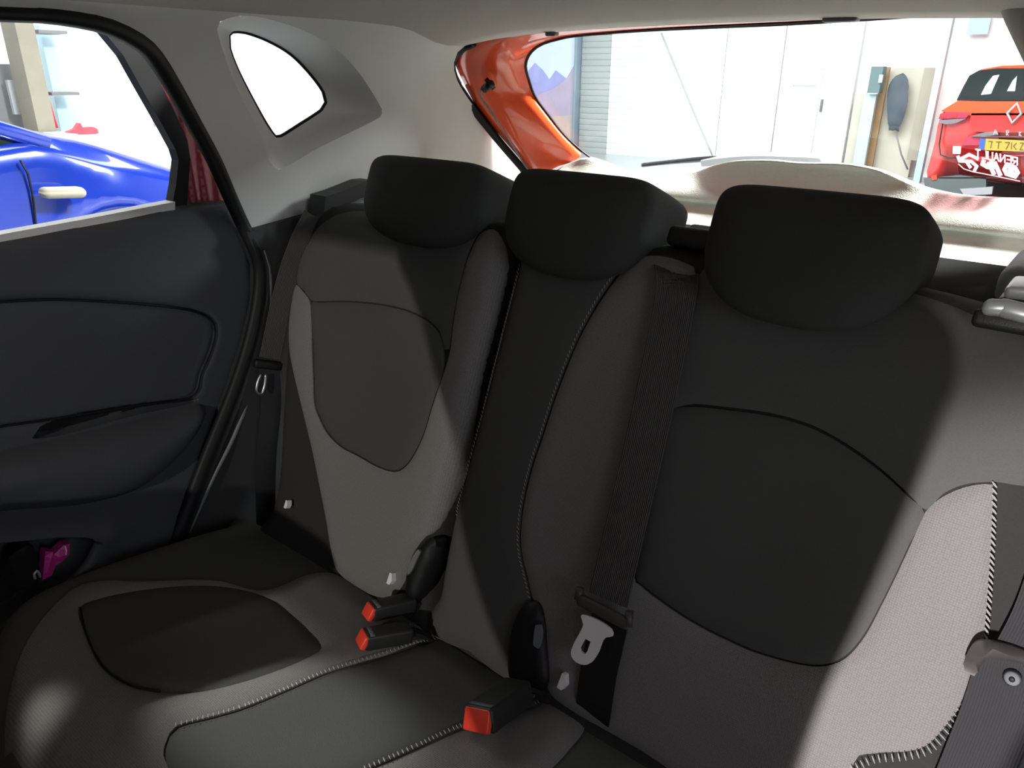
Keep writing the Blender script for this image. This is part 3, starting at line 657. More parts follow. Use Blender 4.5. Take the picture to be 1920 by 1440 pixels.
ms = closed_spline(BACK.px([(958, 480), (945, 560), (925, 640), (905, 720), (885, 790), (862, 870), (840, 940), (829, 993), (826, 985), (835, 920), (852, 850), (875, 770), (895, 690), (915, 600), (930, 520), (945, 475)]), .008)
stripL = clip_in(closed_spline(BACK.px([(962, 470)]+[(x-2, y) for x, y in st1]+[(822, 1005), (816, 985), (838, 905), (860, 820), (880, 740), (900, 660), (922, 570), (940, 490), (950, 470)]), .008, smooth=False), br)
br.panel('side_panel', stripL, MT['fab_light'], seatR, .003, .006)
mid = clip_in(closed_spline(BACK.px([(975, 475), (1080, 470), (1178, 480)]+st2+[(1000, 1150), (1012, 1230), (1000, 1320), (940, 1270), (880, 1220), (820, 1200), (800, 1150), (810, 1060), (826, 1003)]+[(x+2, y) for x, y in st1[::-1]]), .008, smooth=False), br)
br.panel('middle_panel', mid, MT['fab_insert'], seatR, .004, .008)
lightR = [(1190, 486), (1160, 518), (1122, 572), (1088, 634), (1063, 694), (1041, 754), (1021, 816), (1003, 869), (990, 919), (981, 969), (978, 1012), (981, 1045), (987, 1070), (998, 1118), (1012, 1150), (1022, 1220), (1028, 1290), (1070, 1330), (1200, 1410), (1290, 1475), (1400, 1550), (1590, 1560),
          (1600, 1432), (1640, 1412), (1700, 1406), (1740, 1393), (1780, 1350), (1815, 1300), (1835, 1250), (1846, 1190), (1852, 1120), (1858, 1040), (1861, 970), (1862, 908), (1845, 907), (1810, 913), (1770, 930), (1735, 960),
          (1708, 1020), (1680, 1080), (1650, 1140), (1620, 1195), (1585, 1235), (1545, 1252), (1500, 1251), (1450, 1240), (1400, 1225), (1340, 1197), (1285, 1166), (1235, 1130), (1200, 1100), (1186, 1078), (1200, 990), (1215, 900), (1238, 770), (1262, 660), (1285, 580), (1305, 520), (1300, 500), (1240, 480)]
lightR = clip_in(closed_spline(BACK.px(lightR), .008), br)
br.panel('side_panel', lightR, MT['fab_light'], seatR, .005, .008)
ovR = closed_spline(BACK.px([(1242, 768), (1300, 763), (1370, 770), (1440, 780), (1510, 800), (1570, 830), (1640, 878), (1700, 930), (1733, 962), (1705, 1020), (1677, 1080), (1647, 1140), (1617, 1193), (1583, 1231), (1545, 1248), (1500, 1247), (1450, 1236), (1402, 1221), (1342, 1193), (1288, 1162), (1238, 1126), (1204, 1097), (1191, 1076), (1204, 990), (1219, 900), (1240, 790)]), .008)
br.panel('centre_insert', ovR, MT['fab_insert'], seatR, .006, .01)
tpR = closed_spline(BACK.px([(1308, 525), (1340, 500), (1500, 520), (1700, 545), (1850, 600), (1930, 640), (1960, 760), (1950, 900), (1862, 903), (1810, 908), (1768, 926), (1736, 956), (1702, 925), (1642, 872), (1572, 824), (1512, 794), (1442, 774), (1372, 764), (1300, 757), (1245, 760), (1266, 662), (1289, 582)]), .008)
tpR = clip_in(tpR, br)
br.panel('upper_panel', tpR, MT['fab_plain'], seatR, .003, .006)
NB = BACK.n
for pts in (st1, st2):
    o = stitches('stitching', br.path(BACK.px(pts), .0035), MT['thread'], seatR, NB, .0052, .0052, .0006)
    prop(o, 'pale thread stitching')
o = stitches('stitching', br.path(BACK.px([(1866, 908), (1865, 970), (1862, 1040), (1857, 1120), (1851, 1190)]), .0055), MT['thread'], seatR, NB, .0075, .0060, .0011); prop(o, 'thick pale thread stitching')
o = stitches('stitching', br.path(BACK.px([(1840, 1255), (1820, 1302), (1785, 1355), (1745, 1398), (1700, 1412), (1640, 1420), (1600, 1440)]), .0055), MT['thread'], seatR, NB, .0085, .0055, .0007, 80); prop(o, 'pale ladder stitching')
# darker seam along the insert side
tube('seam', br.path(BACK.px([(1306, 526), (1286, 582), (1263, 662), (1239, 770), (1216, 900), (1200, 990), (1187, 1078)]), .002), .0022, MT['blackrub'], seatR, ref=NB, seg=6)
# headrests
def headrest(parent, x0, x1, s_bot, s_top, off0, depth, label=None):
    W = (x1-x0)/2; cx = (x0+x1)/2; H = s_top-s_bot
    prof = []
    n = 56
    def ringpt(th, top, bot, wv):
        # rounded flat top, U shaped bottom
        c, s_ = cos(th), sin(th)
        if s_ >= 0: e = 2/6.5; x = abs(c)**e*math.copysign(1, c); y = abs(s_)**e; zc = bot+(top-bot)*.56; return (x*wv, zc+(top-zc)*y)
        e = 2/2.25; x = abs(c)**(2/2.6)*math.copysign(1, c); y = -abs(s_)**e; zc = bot+(top-bot)*.56; return (x*wv, zc+(zc-bot)*y)
    # rings: (k of outline scale, height above plane, top, bottom lift)
    rings = [(.20, off0+.020, 0, 0), (.45, off0+.019, 0, 0), (.68, off0+.014, 0, 0), (.84, off0+.006, 0, 0), (.94, off0-.004, 0, 0), (.99, off0-.016, 0, 0), (1.0, off0-.030, 0, .0),
             (1.0, off0-.055, 0, .012), (1.0, off0-.080, 0, .028), (.995, off0-depth+.014, -.001, .045), (.96, off0-depth+.003, -.003, .05), (.80, off0-depth, -.01, .05), (.4, off0-depth, -.01, .05)]
    V = []; F = []
    for k, hh, dt, db in rings:
        zc = s_bot+H*.5
        for i in range(n):
            th = 2*pi*i/n; x, z = ringpt(th, s_top+dt, s_bot+db, W); z = zc+(z-zc)*k; V.append(BACK.P(cx+x*k, z, hh))
    for r in range(len(rings)-1):
        for i in range(n): F.append((r*n+i, r*n+(i+1) % n, (r+1)*n+(i+1) % n, (r+1)*n+i))
    F += [tuple(range(n))[::-1], tuple((len(rings)-1)*n+i for i in range(n))]
    o = link('headrest', V, F, MT['fab_head'], parent, True)
    sm = o.modifiers.new('smooth', 'SUBSURF'); sm.levels = 1; sm.render_levels = 1
    for sx in (-.055, .055):
        a = BACK.P(cx+sx, s_bot+H*.35, off0-depth*.55); b = BACK.P(cx+sx, .64, off0-depth*.55-.01)
        tube('headrest_post', [a, b], .006, MT['chrome'], o, ref=(1, 0, 0))
        box('post_collar', BACK.P(cx+sx, .682, off0-depth*.55-.01), (BACK.a, BACK.b, BACK.n), (.014, .008, .012), MT['black'], o, .003)
    return o
headrest(seatL, -.430, -.150, .604, .756, .045, .145)
headrest(seatR, -.098, .150, .600, .757, .045, .145)
headrest(seatR, .238, .492, .594, .762, .048, .150)
# child seat anchor tags (small white cloth labels)
def tag(parent, x, y, s=1.0, tilt=.2):
    u, v = BACK.uv(x, y, .01); b = bl if parent is seatL else br; h = float(b.h(np.array([[u, v]]))[0])
    tg_ = slab('anchor_tag', closed_spline([(u-.006*s, v-.010*s), (u+.001*s, v-.010*s), (u+.005*s, v-.002*s), (u+.001*s, v+.010*s), (u-.004*s, v+.010*s)], .004, smooth=False), lambda a, c, q: BACK.P(a, c, q), MT['white'], parent, .01, h+.014, h+.003)
    prop(tg_, 'small white cloth tag')
tag(seatL, 536, 946, .8); tag(seatL, 735, 1085); tag(seatR, 1060, 1277, 1.15)
# black hinge covers standing in the gaps at the crease
def cover(parent, pts, lab, pts2):
    P = closed_spline(BACK.px(pts, .012), .006)
    o = slab('hinge_cover', P, BACK.P, MT['blackrub'], parent, .01, lambda p: .008+.012*(1-np.exp(-dist(p, P)/.008)), -.02, smooth=True); prop(o, 'black hinge cover')
    q = slab('cover_label', closed_spline(BACK.px(pts2, .021), .006), BACK.P, MT['greyplas'], o, .01, .0215, .015); prop(q, 'grey printed label')
cover(seatL, [(808, 1008), (795, 1014), (775, 1035), (762, 1065), (757, 1100), (762, 1128), (780, 1125), (800, 1080), (812, 1045), (814, 1015)], '', [(784, 1030), (775, 1042), (766, 1062), (764, 1078), (772, 1070), (782, 1048), (788, 1034)])
cover(seatR, [(998, 1128), (980, 1135), (962, 1165), (952, 1210), (950, 1262), (965, 1298), (1000, 1300), (1025, 1280), (1022, 1220), (1018, 1165), (1010, 1135)], '', [(1004, 1172), (1012, 1172), (1014, 1195), (1008, 1216), (1000, 1210)])
# --- cushion
outC = closed_spline([(-.60, -.05), (-.625, .05), (-.63, .20), (-.62, .34), (-.585, .44), (-.50, .50), (-.38, .525), (-.15, .53), (.10, .52), (.35, .53), (.58, .52), (.66, .46), (.69, .30), (.69, .10), (.68, -.05)], .015)
def bulgeC(p): return gauss(p, -.34, .25, .16, .2, -.012)+gauss(p, .42, .25, .16, .2, -.012)-.05*np.clip((p[:, 1]-.40)/.13, 0, 1)**2-.02*np.clip((.05-p[:, 1])/.1, 0, 1)
cu = Body(outC, CUSH, .05, .055, bulgeC)
seatC = empty('rear_seat_cushion'); prop(seatC, 'full width rear bench seat cushion in grey and dark fabric', 'seat')
cu.body('cushion_body', MT['fab_plain'], seatC, .16, .014)
insC = closed_spline(CUSH.px([(148, 1136), (160, 1185), (190, 1242), (240, 1278), (300, 1292), (370, 1293), (450, 1276), (530, 1250), (585, 1226), (603, 1212), (590, 1190), (550, 1148), (512, 1117), (460, 1098), (400, 1090), (330, 1092), (250, 1103), (190, 1117)]), .010)
cu.panel('centre_insert', insC, MT['fab_insert'], seatC, .005, .01, .012)
seamA = [(330, 1362), (400, 1343), (460, 1325), (540, 1292), (610, 1262), (680, 1240), (740, 1222), (800, 1200), (830, 1185)]
seamB = [(684, 1445), (730, 1425), (790, 1398), (850, 1370), (930, 1340), (1010, 1312)]
ringo = insC
lightC = CUSH.px([(622, 1062), (720, 1120), (800, 1180), (740, 1218), (680, 1236), (610, 1258), (540, 1288), (460, 1321), (400, 1339), (332, 1357), (312, 1385), (306, 1410), (312, 1460), (200, 1600), (30, 1560), (-5, 1400), (0, 1290), (30, 1220), (75, 1160), (140, 1100), (200, 1085), (260, 1085), (400, 1080), (500, 1098)])
lightC = clip_in(closed_spline(lightC, .010), cu)
cu.panel('side_panel', lightC, MT['fab_light'], seatC, .005, .008, .012, holes=[insC])
midC = clip_in(closed_spline(CUSH.px([(835, 1188), (900, 1230), (1012, 1306), (930, 1336), (850, 1366), (790, 1394), (730, 1421), (680, 1443), (560, 1520), (400, 1600), (330, 1500), (314, 1440), (311, 1400), (318, 1380), (333, 1365), (402, 1347), (462, 1329), (542, 1296), (612, 1266), (682, 1244), (742, 1226), (802, 1204)]), .010), cu)
cu.panel('middle_panel', midC, MT['fab_insert'], seatC, .004, .008, .012)
lightD = clip_in(closed_spline(CUSH.px([(1025, 1300), (1050, 1302), (1100, 1340), (1050, 1420), (960, 1480), (850, 1520), (700, 1600), (640, 1560), (640, 1500), (688, 1449), (734, 1429), (794, 1402), (854, 1374), (934, 1344), (1000, 1320)]), .010), cu)
cu.panel('side_panel', lightD, MT['fab_light'], seatC, .005, .008, .012)
for pts in (seamA, seamB):
    o = stitches('stitching', cu.path(CUSH.px(pts), .0045), MT['thread'], seatC, CUSH.n, .0075, .0062, .0008, 80); prop(o, 'pale ladder stitching')
tube('seam', cu.path(CUSH.px([(150, 1137), (162, 1185), (192, 1243), (242, 1280), (300, 1294)]), .002), .0015, MT['blackrub'], seatC, ref=CUSH.n, seg=6)

# ================================================================== belts and buckles
def holder(parent, plane, off, cx, cy, ex, ey, name='tongue_handle'):
    a = plane.P(*plane.uv(cx, cy, off), off); b = plane.P(*plane.uv(ex, ey, off), off); d = b-a; c = (a+b)/2
    o = box(name, c, (d, np.cross(plane.n, d), plane.n), (np.linalg.norm(d)/2, .0085, .006), MT['guide'], parent, .005, 3)
    return o, a, b
# middle belt
bm_ = empty('seat_belt'); prop(bm_, 'middle seat belt of dark webbing running from the seat top to a steel tongue', 'seat belt', 'rear seat belts')
pts = [BACK.P(*BACK.uv(x, y, o), o) for x, y, o in [(1262, 494, -.02), (1270, 520, .010), (1262, 580, .018), (1240, 690, .022), (1207, 840, .024), (1172, 990, .026), (1140, 1125, .030)]]
ribbon('webbing', pts, (1, 0, -.12), .058, .0014, MT['webbing'], bm_)
hp, a, b = holder(bm_, BACK, .036, 1084, 1122, 1180, 1172)
for x, y, x2, y2 in ((1088, 1102, 1084, 1124), (1180, 1146, 1178, 1174)):
    tube('handle_ear', [BACK.P(*BACK.uv(x, y, .036), .036), BACK.P(*BACK.uv(x2, y2, .036), .036)], .006, MT['guide'], hp, ref=(1, 0, 0))
tpx = [(1093, 1152), (1120, 1160), (1147, 1178), (1150, 1192), (1140, 1194), (1132, 1200), (1122, 1225), (1108, 1243), (1093, 1245), (1078, 1236), (1073, 1222), (1080, 1203), (1090, 1185), (1096, 1170)]
thole = [(1099, 1196), (1110, 1202), (1104, 1220), (1099, 1226), (1091, 1220), (1089, 1214)]
o = slab('steel_tongue', closed_spline(BACK.px(tpx, .036), .004), lambda u, v, h: BACK.P(u, v, h), MT['steel'], bm_, .01, .040, .036, [closed_spline(BACK.px(thole, .036), .004, smooth=False)], smooth=False); prop(o, 'bright steel buckle tongue')
pts = [BACK.P(*BACK.uv(x, y, o), o) for x, y, o in [(1146, 1150, .024), (1135, 1200, .020), (1122, 1260, .016), (1112, 1330, .008), (1110, 1350, -.01)]]
o = ribbon('lower_webbing', pts, (1, 0, -.12), .055, .0014, MT['black'], bm_); prop(o, 'black lower webbing')
# belt outlet on top of the seat
box('belt_outlet', BACK.P(.215, .690, -.045), (BACK.a, BACK.b, BACK.n), (.050, .014, .045), MT['black'], bm_, .008, 3)
box('outlet_cap', BACK.P(.222, .707, -.035), (BACK.a, BACK.b, BACK.n), (.036, .006, .014), MT['silver'], bm_, .005, 3)
# left belt
b2 = empty('seat_belt'); prop(b2, 'left seat belt with dark tongue hanging beside the pillar lining', 'seat belt', 'rear seat belts')
LB = XP(-.615)
def L3(x, y, X=-.615): p = XP(X); q = p.uv(x, y); return np.array([X, q[0], q[1]])
ribbon('webbing', [L3(588, 404, -.60), L3(565, 450, -.605), L3(543, 510), L3(523, 590), L3(506, 672)], (.35, 1, -.15), .042, .0014, MT['webbing'], b2)
o = box('tongue_handle', L3(503, 684, -.612), ((.35, 1, -.35), (0, .3, 1), (1, -.3, 0)), (.028, .009, .007), MT['blackrub'], b2, .005, 3)
tube('steel_tongue', [L3(489, 702, -.605), L3(483, 716, -.605), L3(481, 733, -.605), L3(490, 738, -.605), L3(496, 722, -.605), L3(498, 702, -.605)], .0022, MT['chrome'], b2, ref=(1, 0, 0), step=.004)
ribbon('lower_webbing', [L3(505, 690), L3(508, 760), L3(500, 850), L3(498, 930), L3(500, 1000)], (.5, 1, 0), .040, .0014, MT['black'], b2)
# right belt
b3 = empty('seat_belt'); prop(b3, 'right seat belt with grey riveted tongue handle at the lower right edge', 'seat belt', 'rear seat belts')
pts = [BACK.P(*BACK.uv(x, y, .03), .03) for x, y in [(1905, 1222), (1890, 1280), (1868, 1350), (1840, 1420), (1800, 1520)]]
ribbon('lower_webbing', pts, (1, 0, -.1), .062, .0014, MT['webbing2'], b3)
pts = [BACK.P(*BACK.uv(x, y, .03), .03) for x, y in [(1915, 1240), (1960, 1150), (2010, 1000), (2060, 850)]]
ribbon('webbing', pts, (1, 0, .1), .05, .0014, MT['webbing2'], b3)
hpx = [(1828, 1206), (1850, 1203), (1890, 1212), (1930, 1226), (1990, 1246), (2000, 1268), (1930, 1250), (1885, 1240), (1848, 1238), (1838, 1252), (1826, 1270), (1808, 1262), (1805, 1246), (1815, 1222)]
o = slab('tongue_handle', closed_spline(BACK.px(hpx, .045), .005), BACK.P, MT['guide'], b3, .01, lambda p: .040+.010*(1-np.exp(-dist(p, closed_spline(BACK.px(hpx, .045), .005))/.004)), .032, smooth=True); prop(o, 'grey belt tongue handle')
c = BACK.P(*BACK.uv(1897, 1276, .045), .034)
tube('rivet', [c, c+BACK.n*.006], lambda t: .0085-.003*t, MT['greyplas'], b3, ref=(1, 0, 0), seg=16)
tube('rivet_centre', [c+BACK.n*.006, c+BACK.n*.0072], .0028, MT['black'], b3, ref=(1, 0, 0), seg=12)
# right shoulder: release catch and belt guide
rc = empty('seat_release_catch'); prop(rc, 'silver grey backrest release catch on the right shoulder of the rear bench', 'catch')
c1 = BACK.P(*BACK.uv(1868, 584, .01), -.0)
box('catch_base', BACK.P(*BACK.uv(1905, 612, -.015), -.015), (BACK.a, BACK.b, BACK.n), (.040, .010, .025), MT['black'], rc, .006, 3)
box('catch_lever', BACK.P(*BACK.uv(1872, 580, .0), -.0), (BACK.a+BACK.b*.12, BACK.b, BACK.n), (.014, .009, .02), MT['silver'], rc, .007, 3)
box('catch_lever', BACK.P(*BACK.uv(1912, 588, .0), -.0), (BACK.a-BACK.b*.1, BACK.b, BACK.n), (.021, .010, .02), MT['silver'], rc, .007, 3)
bgd = empty('belt_guide'); prop(bgd, 'pale grey belt guide block above the release catch at the right edge', 'belt guide')
box('guide_body', (.60, .33, .60), AX, (.035, .035, .014), MT['black'], bgd, .006, 3)
box('guide_cap', (.605, .33, .622), ((1, 0, .1), (0, 1, 0), (-.1, 0, 1)), (.036, .034, .008), MT['silver'], bgd, .006, 3)

# buckles
def buckle(label, bx, by, tx, ty, h0, h1, wid, thk, upw=None):
    o = empty('seat_belt_buckle'); prop(o, label, 'buckle', 'rear seat belt buckles')
    A = CUSH.P(*CUSH.uv(bx, by, h0), h0); B = CUSH.P(*CUSH.uv(tx, ty, h1), h1); d = B-A; L = np.linalg.norm(d); d /= L
    n = CUSH.n-d*(CUSH.n@d); n /= np.linalg.norm(n); s = np.cross(n, d)
    if upw is not None: n2 = n*cos(upw)+s*sin(upw); s = np.cross(n2, d); n = n2
    box('housing', A+d*(L*.5), (d, s, n), (L*.5, wid/2, thk/2), MT['buckle'], o, .005, 3)
    nd = d-n*.45; nd /= np.linalg.norm(nd); q = box('release_button', A-d*.001+n*thk*.02, (nd, s, np.cross(nd, s)), (.005, wid*.45, thk*.44), MT['redbtn'], o, .003, 3); prop(q, 'red release button')
    box('slot_lip', A+n*thk*.46+d*.010, (d, s, n), (.004, wid*.42, .0015), MT['greyplas'], o, .001, 1)
    st_ = [A+d*(L*.95), A+d*(L+.012)-n*.004, A+d*(L+.035)-n*.02]
    ribbon('stalk', st_, s, wid*.6, .006, MT['black'], o, .006)
    return o
buckle('upper of the paired black buckles with red button beside the middle backrest', 694, 1147, 775, 1128, .028, .026, .030, .026)
buckle('lower of the paired black buckles with red button, its strap lying toward the middle', 682, 1199, 770, 1184, .018, .016, .032, .026)
buckle('single black buckle with red button in front of the right hand seat', 897, 1350, 975, 1293, .030, .026, .048, .034, 0.35)

# ================================================================== things in the door pocket
PK = -.615
def D3(x, y, X=PK): q = XP(X).uv(x, y); return np.array([X, q[0], q[1]])
mg = empty('pink_case'); prop(mg, 'magenta plastic case sticking out of the left door pocket', 'case')
def quadbox(name, pxs, X, th, m, parent):
    P = closed_spline(XP(X).px(pxs), .008, smooth=False); return slab(name, P, lambda u, v, h: np.array([X+h, u, v]), m, parent, .01, lambda p: .004*(1-np.exp(-dist(p, P)/.003)), -th, smooth=False)
quadbox('case_body', [(85, 1034), (100, 1035), (104, 1060), (98, 1078), (80, 1088)], -.632, .02, MT['magenta'], mg)
quadbox('case_flap', [(101, 1040), (120, 1022), (131, 1020), (130, 1040), (118, 1052), (102, 1062)], -.636, .02, MT['magenta'], mg)
quadbox('case_edge', [(121, 1024), (124, 1035), (123, 1042), (125, 1040), (126, 1032), (123, 1024)], -.630, .004, MT['white'], mg)
gv = slab('glove', closed_spline(XP(-.64).px([(-20, 1100), (5, 1060), (25, 1030), (44, 1016), (60, 1022), (66, 1045), (70, 1075), (60, 1095), (20, 1110), (-20, 1130)]), .01), lambda u, v, h: np.array([-.64+h, u, v]), MT['blackrub'], None, .01, lambda p: .012*np.abs(np.sin(p[:, 0]*70))+.004, -.02, smooth=True)
prop(gv, 'crumpled black glove in the left door pocket beside the magenta case', 'glove')
kb = tube('key_ring', [D3(66, 1086, -.618), D3(64, 1076, -.618), D3(69, 1070, -.618), D3(74, 1076, -.618), D3(75, 1082, -.618)], .0022, MT['silver'], None, ref=(1, 0, 0), step=.004); prop(kb, 'small silver ring hooked at the left door pocket edge', 'ring')

# ================================================================== driver's seat (unseen, behind the camera; outline shaped to throw the bench shadow)
fs = empty('front_seat'); prop(fs, 'dark fabric driver seat at the front right with tall slanted backrest', 'seat')
ft = XP(0)
def FS(x, z, h): # reclined plane of the front seat back
    return np.array([x, -1.02+(z-.3)*.30+h, z])
fo = closed_spline([(.40, -.25), (.42, .10), (.41, .28), (.35, .36), (.265, .415), (.20, .48), (.155, .54), (.13, .59), (.105, .645), (.065, .693), (.022, .747), (-.024, .795), (-.06, .83), (-.03, .87), (.10, .885), (.25, .885), (.45, .885), (.60, .87), (.636, .82),
                    (.632, .78), (.626, .70), (.618, .62), (.608, .54), (.598, .45), (.59, .20), (.58, -.25)], .02)
slab('seat_back', fo, FS, MT['fab_dark'], fs, .03, lambda p: .05+roll(dist(p, fo), .04, .04), -.05, smooth=True)
box('seat_base', (.42, -1.35, -.12), AX, (.25, .27, .10), MT['fab_dark'], fs, .03, 3)

fs2 = empty('front_seat'); prop(fs2, 'dark fabric passenger seat at the front left with its low backrest tipped forward', 'seat')  # unseen seat added to shade the left part of the cushion
fo2 = closed_spline([(-.60, -.25), (-.20, -.25), (-.200, .10), (-.197, .295), (-.14, .335), (-.066, .372), (-.10, .392), (-.20, .40), (-.40, .405), (-.60, .40)], .02, smooth=False)
slab('seat_back', fo2, FS, MT['fab_dark'], fs2, .03, .03, -.03, smooth=True)
box('seat_base', (-.38, -1.35, -.12), AX, (.22, .27, .10), MT['fab_dark'], fs2, .03, 3)

# ================================================================== SHOWROOM
ZF = -.62
gf = box('floor_2', (-2, 4, ZF-.05), AX, (14, 16, .05), MT['floor'], None, 0); prop(gf, 'pale grey showroom floor', kind='structure')
WY = 13.0
def wy(x, y, Y=WY): return hit(x, y, (0, Y, 0), (0, 1, 0))
wb = box('wall_back', (-4, WY+.2, 2.2), AX, (14, .1, 2.9), MT['wallw'], None, 0); prop(wb, 'bright white showroom wall behind the rear window', kind='structure')
WXL = -11.5
wl = box('wall_left', (WXL-.1, 4, 2.2), AX, (.1, 13, 2.9), MT['wallw'], None, 0); prop(wl, 'bright white showroom wall seen through the left window', kind='structure')
def wallslab(name, pxs, Y, th, m, parent=None, step=1.0):
    P = np.array([(wy(x, y, Y)[0], wy(x, y, Y)[2]) for x, y in pxs]); return slab(name, P, lambda u, v, h: np.array([u, Y-h, v]), m, parent, step, th, 0)
def vstrip(name, xa, xb, ytop_, ybot, Y, th, m, parent=None):
    "an upright, plumb on the wall, between two columns of the photograph"
    A = wy(xa, 200, Y)[0]; B = wy(xb, 200, Y)[0]; zt = wy(xa, ytop_, Y)[2]; zb = wy(xa, ybot, Y)[2] if ybot else ZF
    zb = max(zb, ZF)
    return box(name, ((A+B)/2, Y-th/2, (zt+zb)/2), AX, (abs(B-A)/2, th/2, abs(zt-zb)/2), m, parent, 0)
# mountain poster
po = empty('mountain_poster'); prop(po, 'large poster of blue mountains at the left side of the rear window view', 'poster')
a0, a1 = wy(930, 200)[0], wy(1077, 200)[0]; z1 = 3.4
box('poster_sky', ((a0+a1)/2, WY-.02, (ZF+z1)/2), AX, ((a1-a0)/2, .02, (z1-ZF)/2), MT['p_sky'], po, 0)
wallslab('mountain_blue', [(940, 175), (985, 140), (1003, 118), (1018, 132), (1030, 150), (1042, 132), (1052, 140), (1062, 148), (1077, 122), (1077, 330), (940, 330)], WY-.05, .01, MT['p_mt'], po)
wallslab('mountain_mauve', [(940, 215), (1010, 178), (1040, 165), (1060, 150), (1077, 128), (1077, 330), (940, 330)], WY-.07, .01, MT['p_mt2'], po)
wallslab('poster_ground', [(940, 240), (1000, 220), (1077, 215), (1077, 340), (940, 340)], WY-.09, .01, MT['p_ground'], po)
# roller shutter with slats
rs_ = empty('roller_shutter'); prop(rs_, 'wide pale grey roller shutter with horizontal slats in blue-grey frame', 'shutter')
box('frame_post', (wy(1088, 200)[0], WY-.12, 1.2), AX, (.03, .12, 1.85), MT['steelblue'], rs_, .01)
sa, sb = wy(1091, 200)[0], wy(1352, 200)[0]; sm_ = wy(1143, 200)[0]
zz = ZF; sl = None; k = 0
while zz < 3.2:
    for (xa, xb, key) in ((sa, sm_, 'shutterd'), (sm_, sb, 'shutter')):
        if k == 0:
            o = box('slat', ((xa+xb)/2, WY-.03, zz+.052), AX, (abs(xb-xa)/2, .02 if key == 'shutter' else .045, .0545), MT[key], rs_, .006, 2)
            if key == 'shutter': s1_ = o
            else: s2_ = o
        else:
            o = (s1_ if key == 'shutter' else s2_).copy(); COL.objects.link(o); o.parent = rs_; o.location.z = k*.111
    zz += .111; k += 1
cb = tube('slack_cord', [wy(1240, 62, WY-.2), wy(1270, 135, WY-.2), wy(1305, 220, WY-.2), wy(1336, 292, WY-.2)], .018, MT['shutterd'], None, step=.2); prop(cb, 'thin grey cord slanting across the roller shutter', 'cord')
# white double doors
dn = empty('door_2'); prop(dn, 'white double doors beside the roller shutter with vertical joints', kind='structure')
for xa, xb in ((1356, 1372), (1374, 1458), (1462, 1486), (1488, 1536), (1539, 1597)):
    A, B = wy(xa, 200)[0], wy(xb, 200)[0]; box('door_leaf', ((A+B)/2, WY-.06, 1.2), AX, ((B-A)/2+.008, .04, 1.82), MT['wallw'], dn, .008)
box('letter_plate', wy(1506, 157, WY-.12), AX, (.20, .01, .03), MT['paleblue'], dn, 0)
box('door_handle', wy(1540, 198, WY-.14), AX, (.015, .03, .10), MT['greyplas'], dn, .005)
# cluttered corner
co = empty('wall_niche'); prop(co, 'beige boarded niche with posts behind the slate coat', 'niche')
vstrip('beige_post', 1604, 1622, 175, None, WY-.1, .12, MT['beige'], co)
vstrip('back_board', 1655, 1730, 127, None, WY-.05, .06, MT['beige'], co)
vstrip('side_post', 1722, 1742, 127, 300, WY-.2, .10, MT['beiged'], co)
pb = vstrip('pale_panel', 1620, 1642, 176, None, WY-.4, .08, MT['paleblue']); prop(pb, 'pale blue upright panel leaning under the dark teal box', 'panel')
tb = empty('teal_box'); prop(tb, 'dark teal box on the wall above the pale blue panel', 'box')
vstrip('box_body', 1628, 1650, 125, 174, WY-.4, .2, MT['teal'], tb); vstrip('box_lamp', 1639, 1646, 140, 155, WY-.62, .02, MT['paleblue'], tb)
wd = vstrip('wooden_board', 1643, 1657, 126, None, WY-.22, .05, MT['wood']); prop(wd, 'narrow orange wooden board standing right of the teal box', 'board')
ct = empty('hanging_coat'); prop(ct, 'slate grey oval bundled coat hanging on the beige board', 'coat')
cp = np.array([(wy(x, y, WY-.3)[0], wy(x, y, WY-.3)[2]) for x, y in [(1693, 137), (1703, 150), (1704, 162), (1702, 172), (1702, 190), (1697, 210), (1686, 238), (1667, 238), (1664, 215), (1664, 180), (1668, 158), (1680, 142)]])
cps = closed_spline(cp, .05)
slab('coat_body', cps, lambda u, v, h: np.array([u, WY-.3-h, v]), MT['darkgrey'], ct, .05, lambda p: .12*(1-np.exp(-dist(p, cps)/.12))+.02*np.sin(p[:, 0]*18), 0, smooth=True)
for i in range(7):
    a = wy(1668+i*2.7, 236, WY-.3); b = wy(1668+i*2.7, 244+random.random()*3, WY-.3); tube('fringe', [a, b], .012, MT['darkgrey'], ct, seg=5)
for nm, x0_, x1_, y0_, mm_, lab in (('white_column', 1744, 1757, 0, 'paleblue', 'pale blue-white column left of the red car'),):
    o = vstrip(nm, x0_, x1_, -60, None, WY-.6, .15, MT[mm_]); prop(o, lab, 'column')
sg = vstrip('wall_sign', 1783, 1822, 28, 66, WY, .03, MT['paleblue']); prop(sg, 'pale green-grey square panel high on the wall above the red car', 'panel')
gp_ = tube('stand_pole', [wy(1680, 250, WY-1), wy(1690, 290, WY-1), wy(1702, 318, WY-1)], .012, MT['greyplas'], None, step=.3); prop(gp_, 'thin dark stand leg leaning below the slate coat', 'stand')

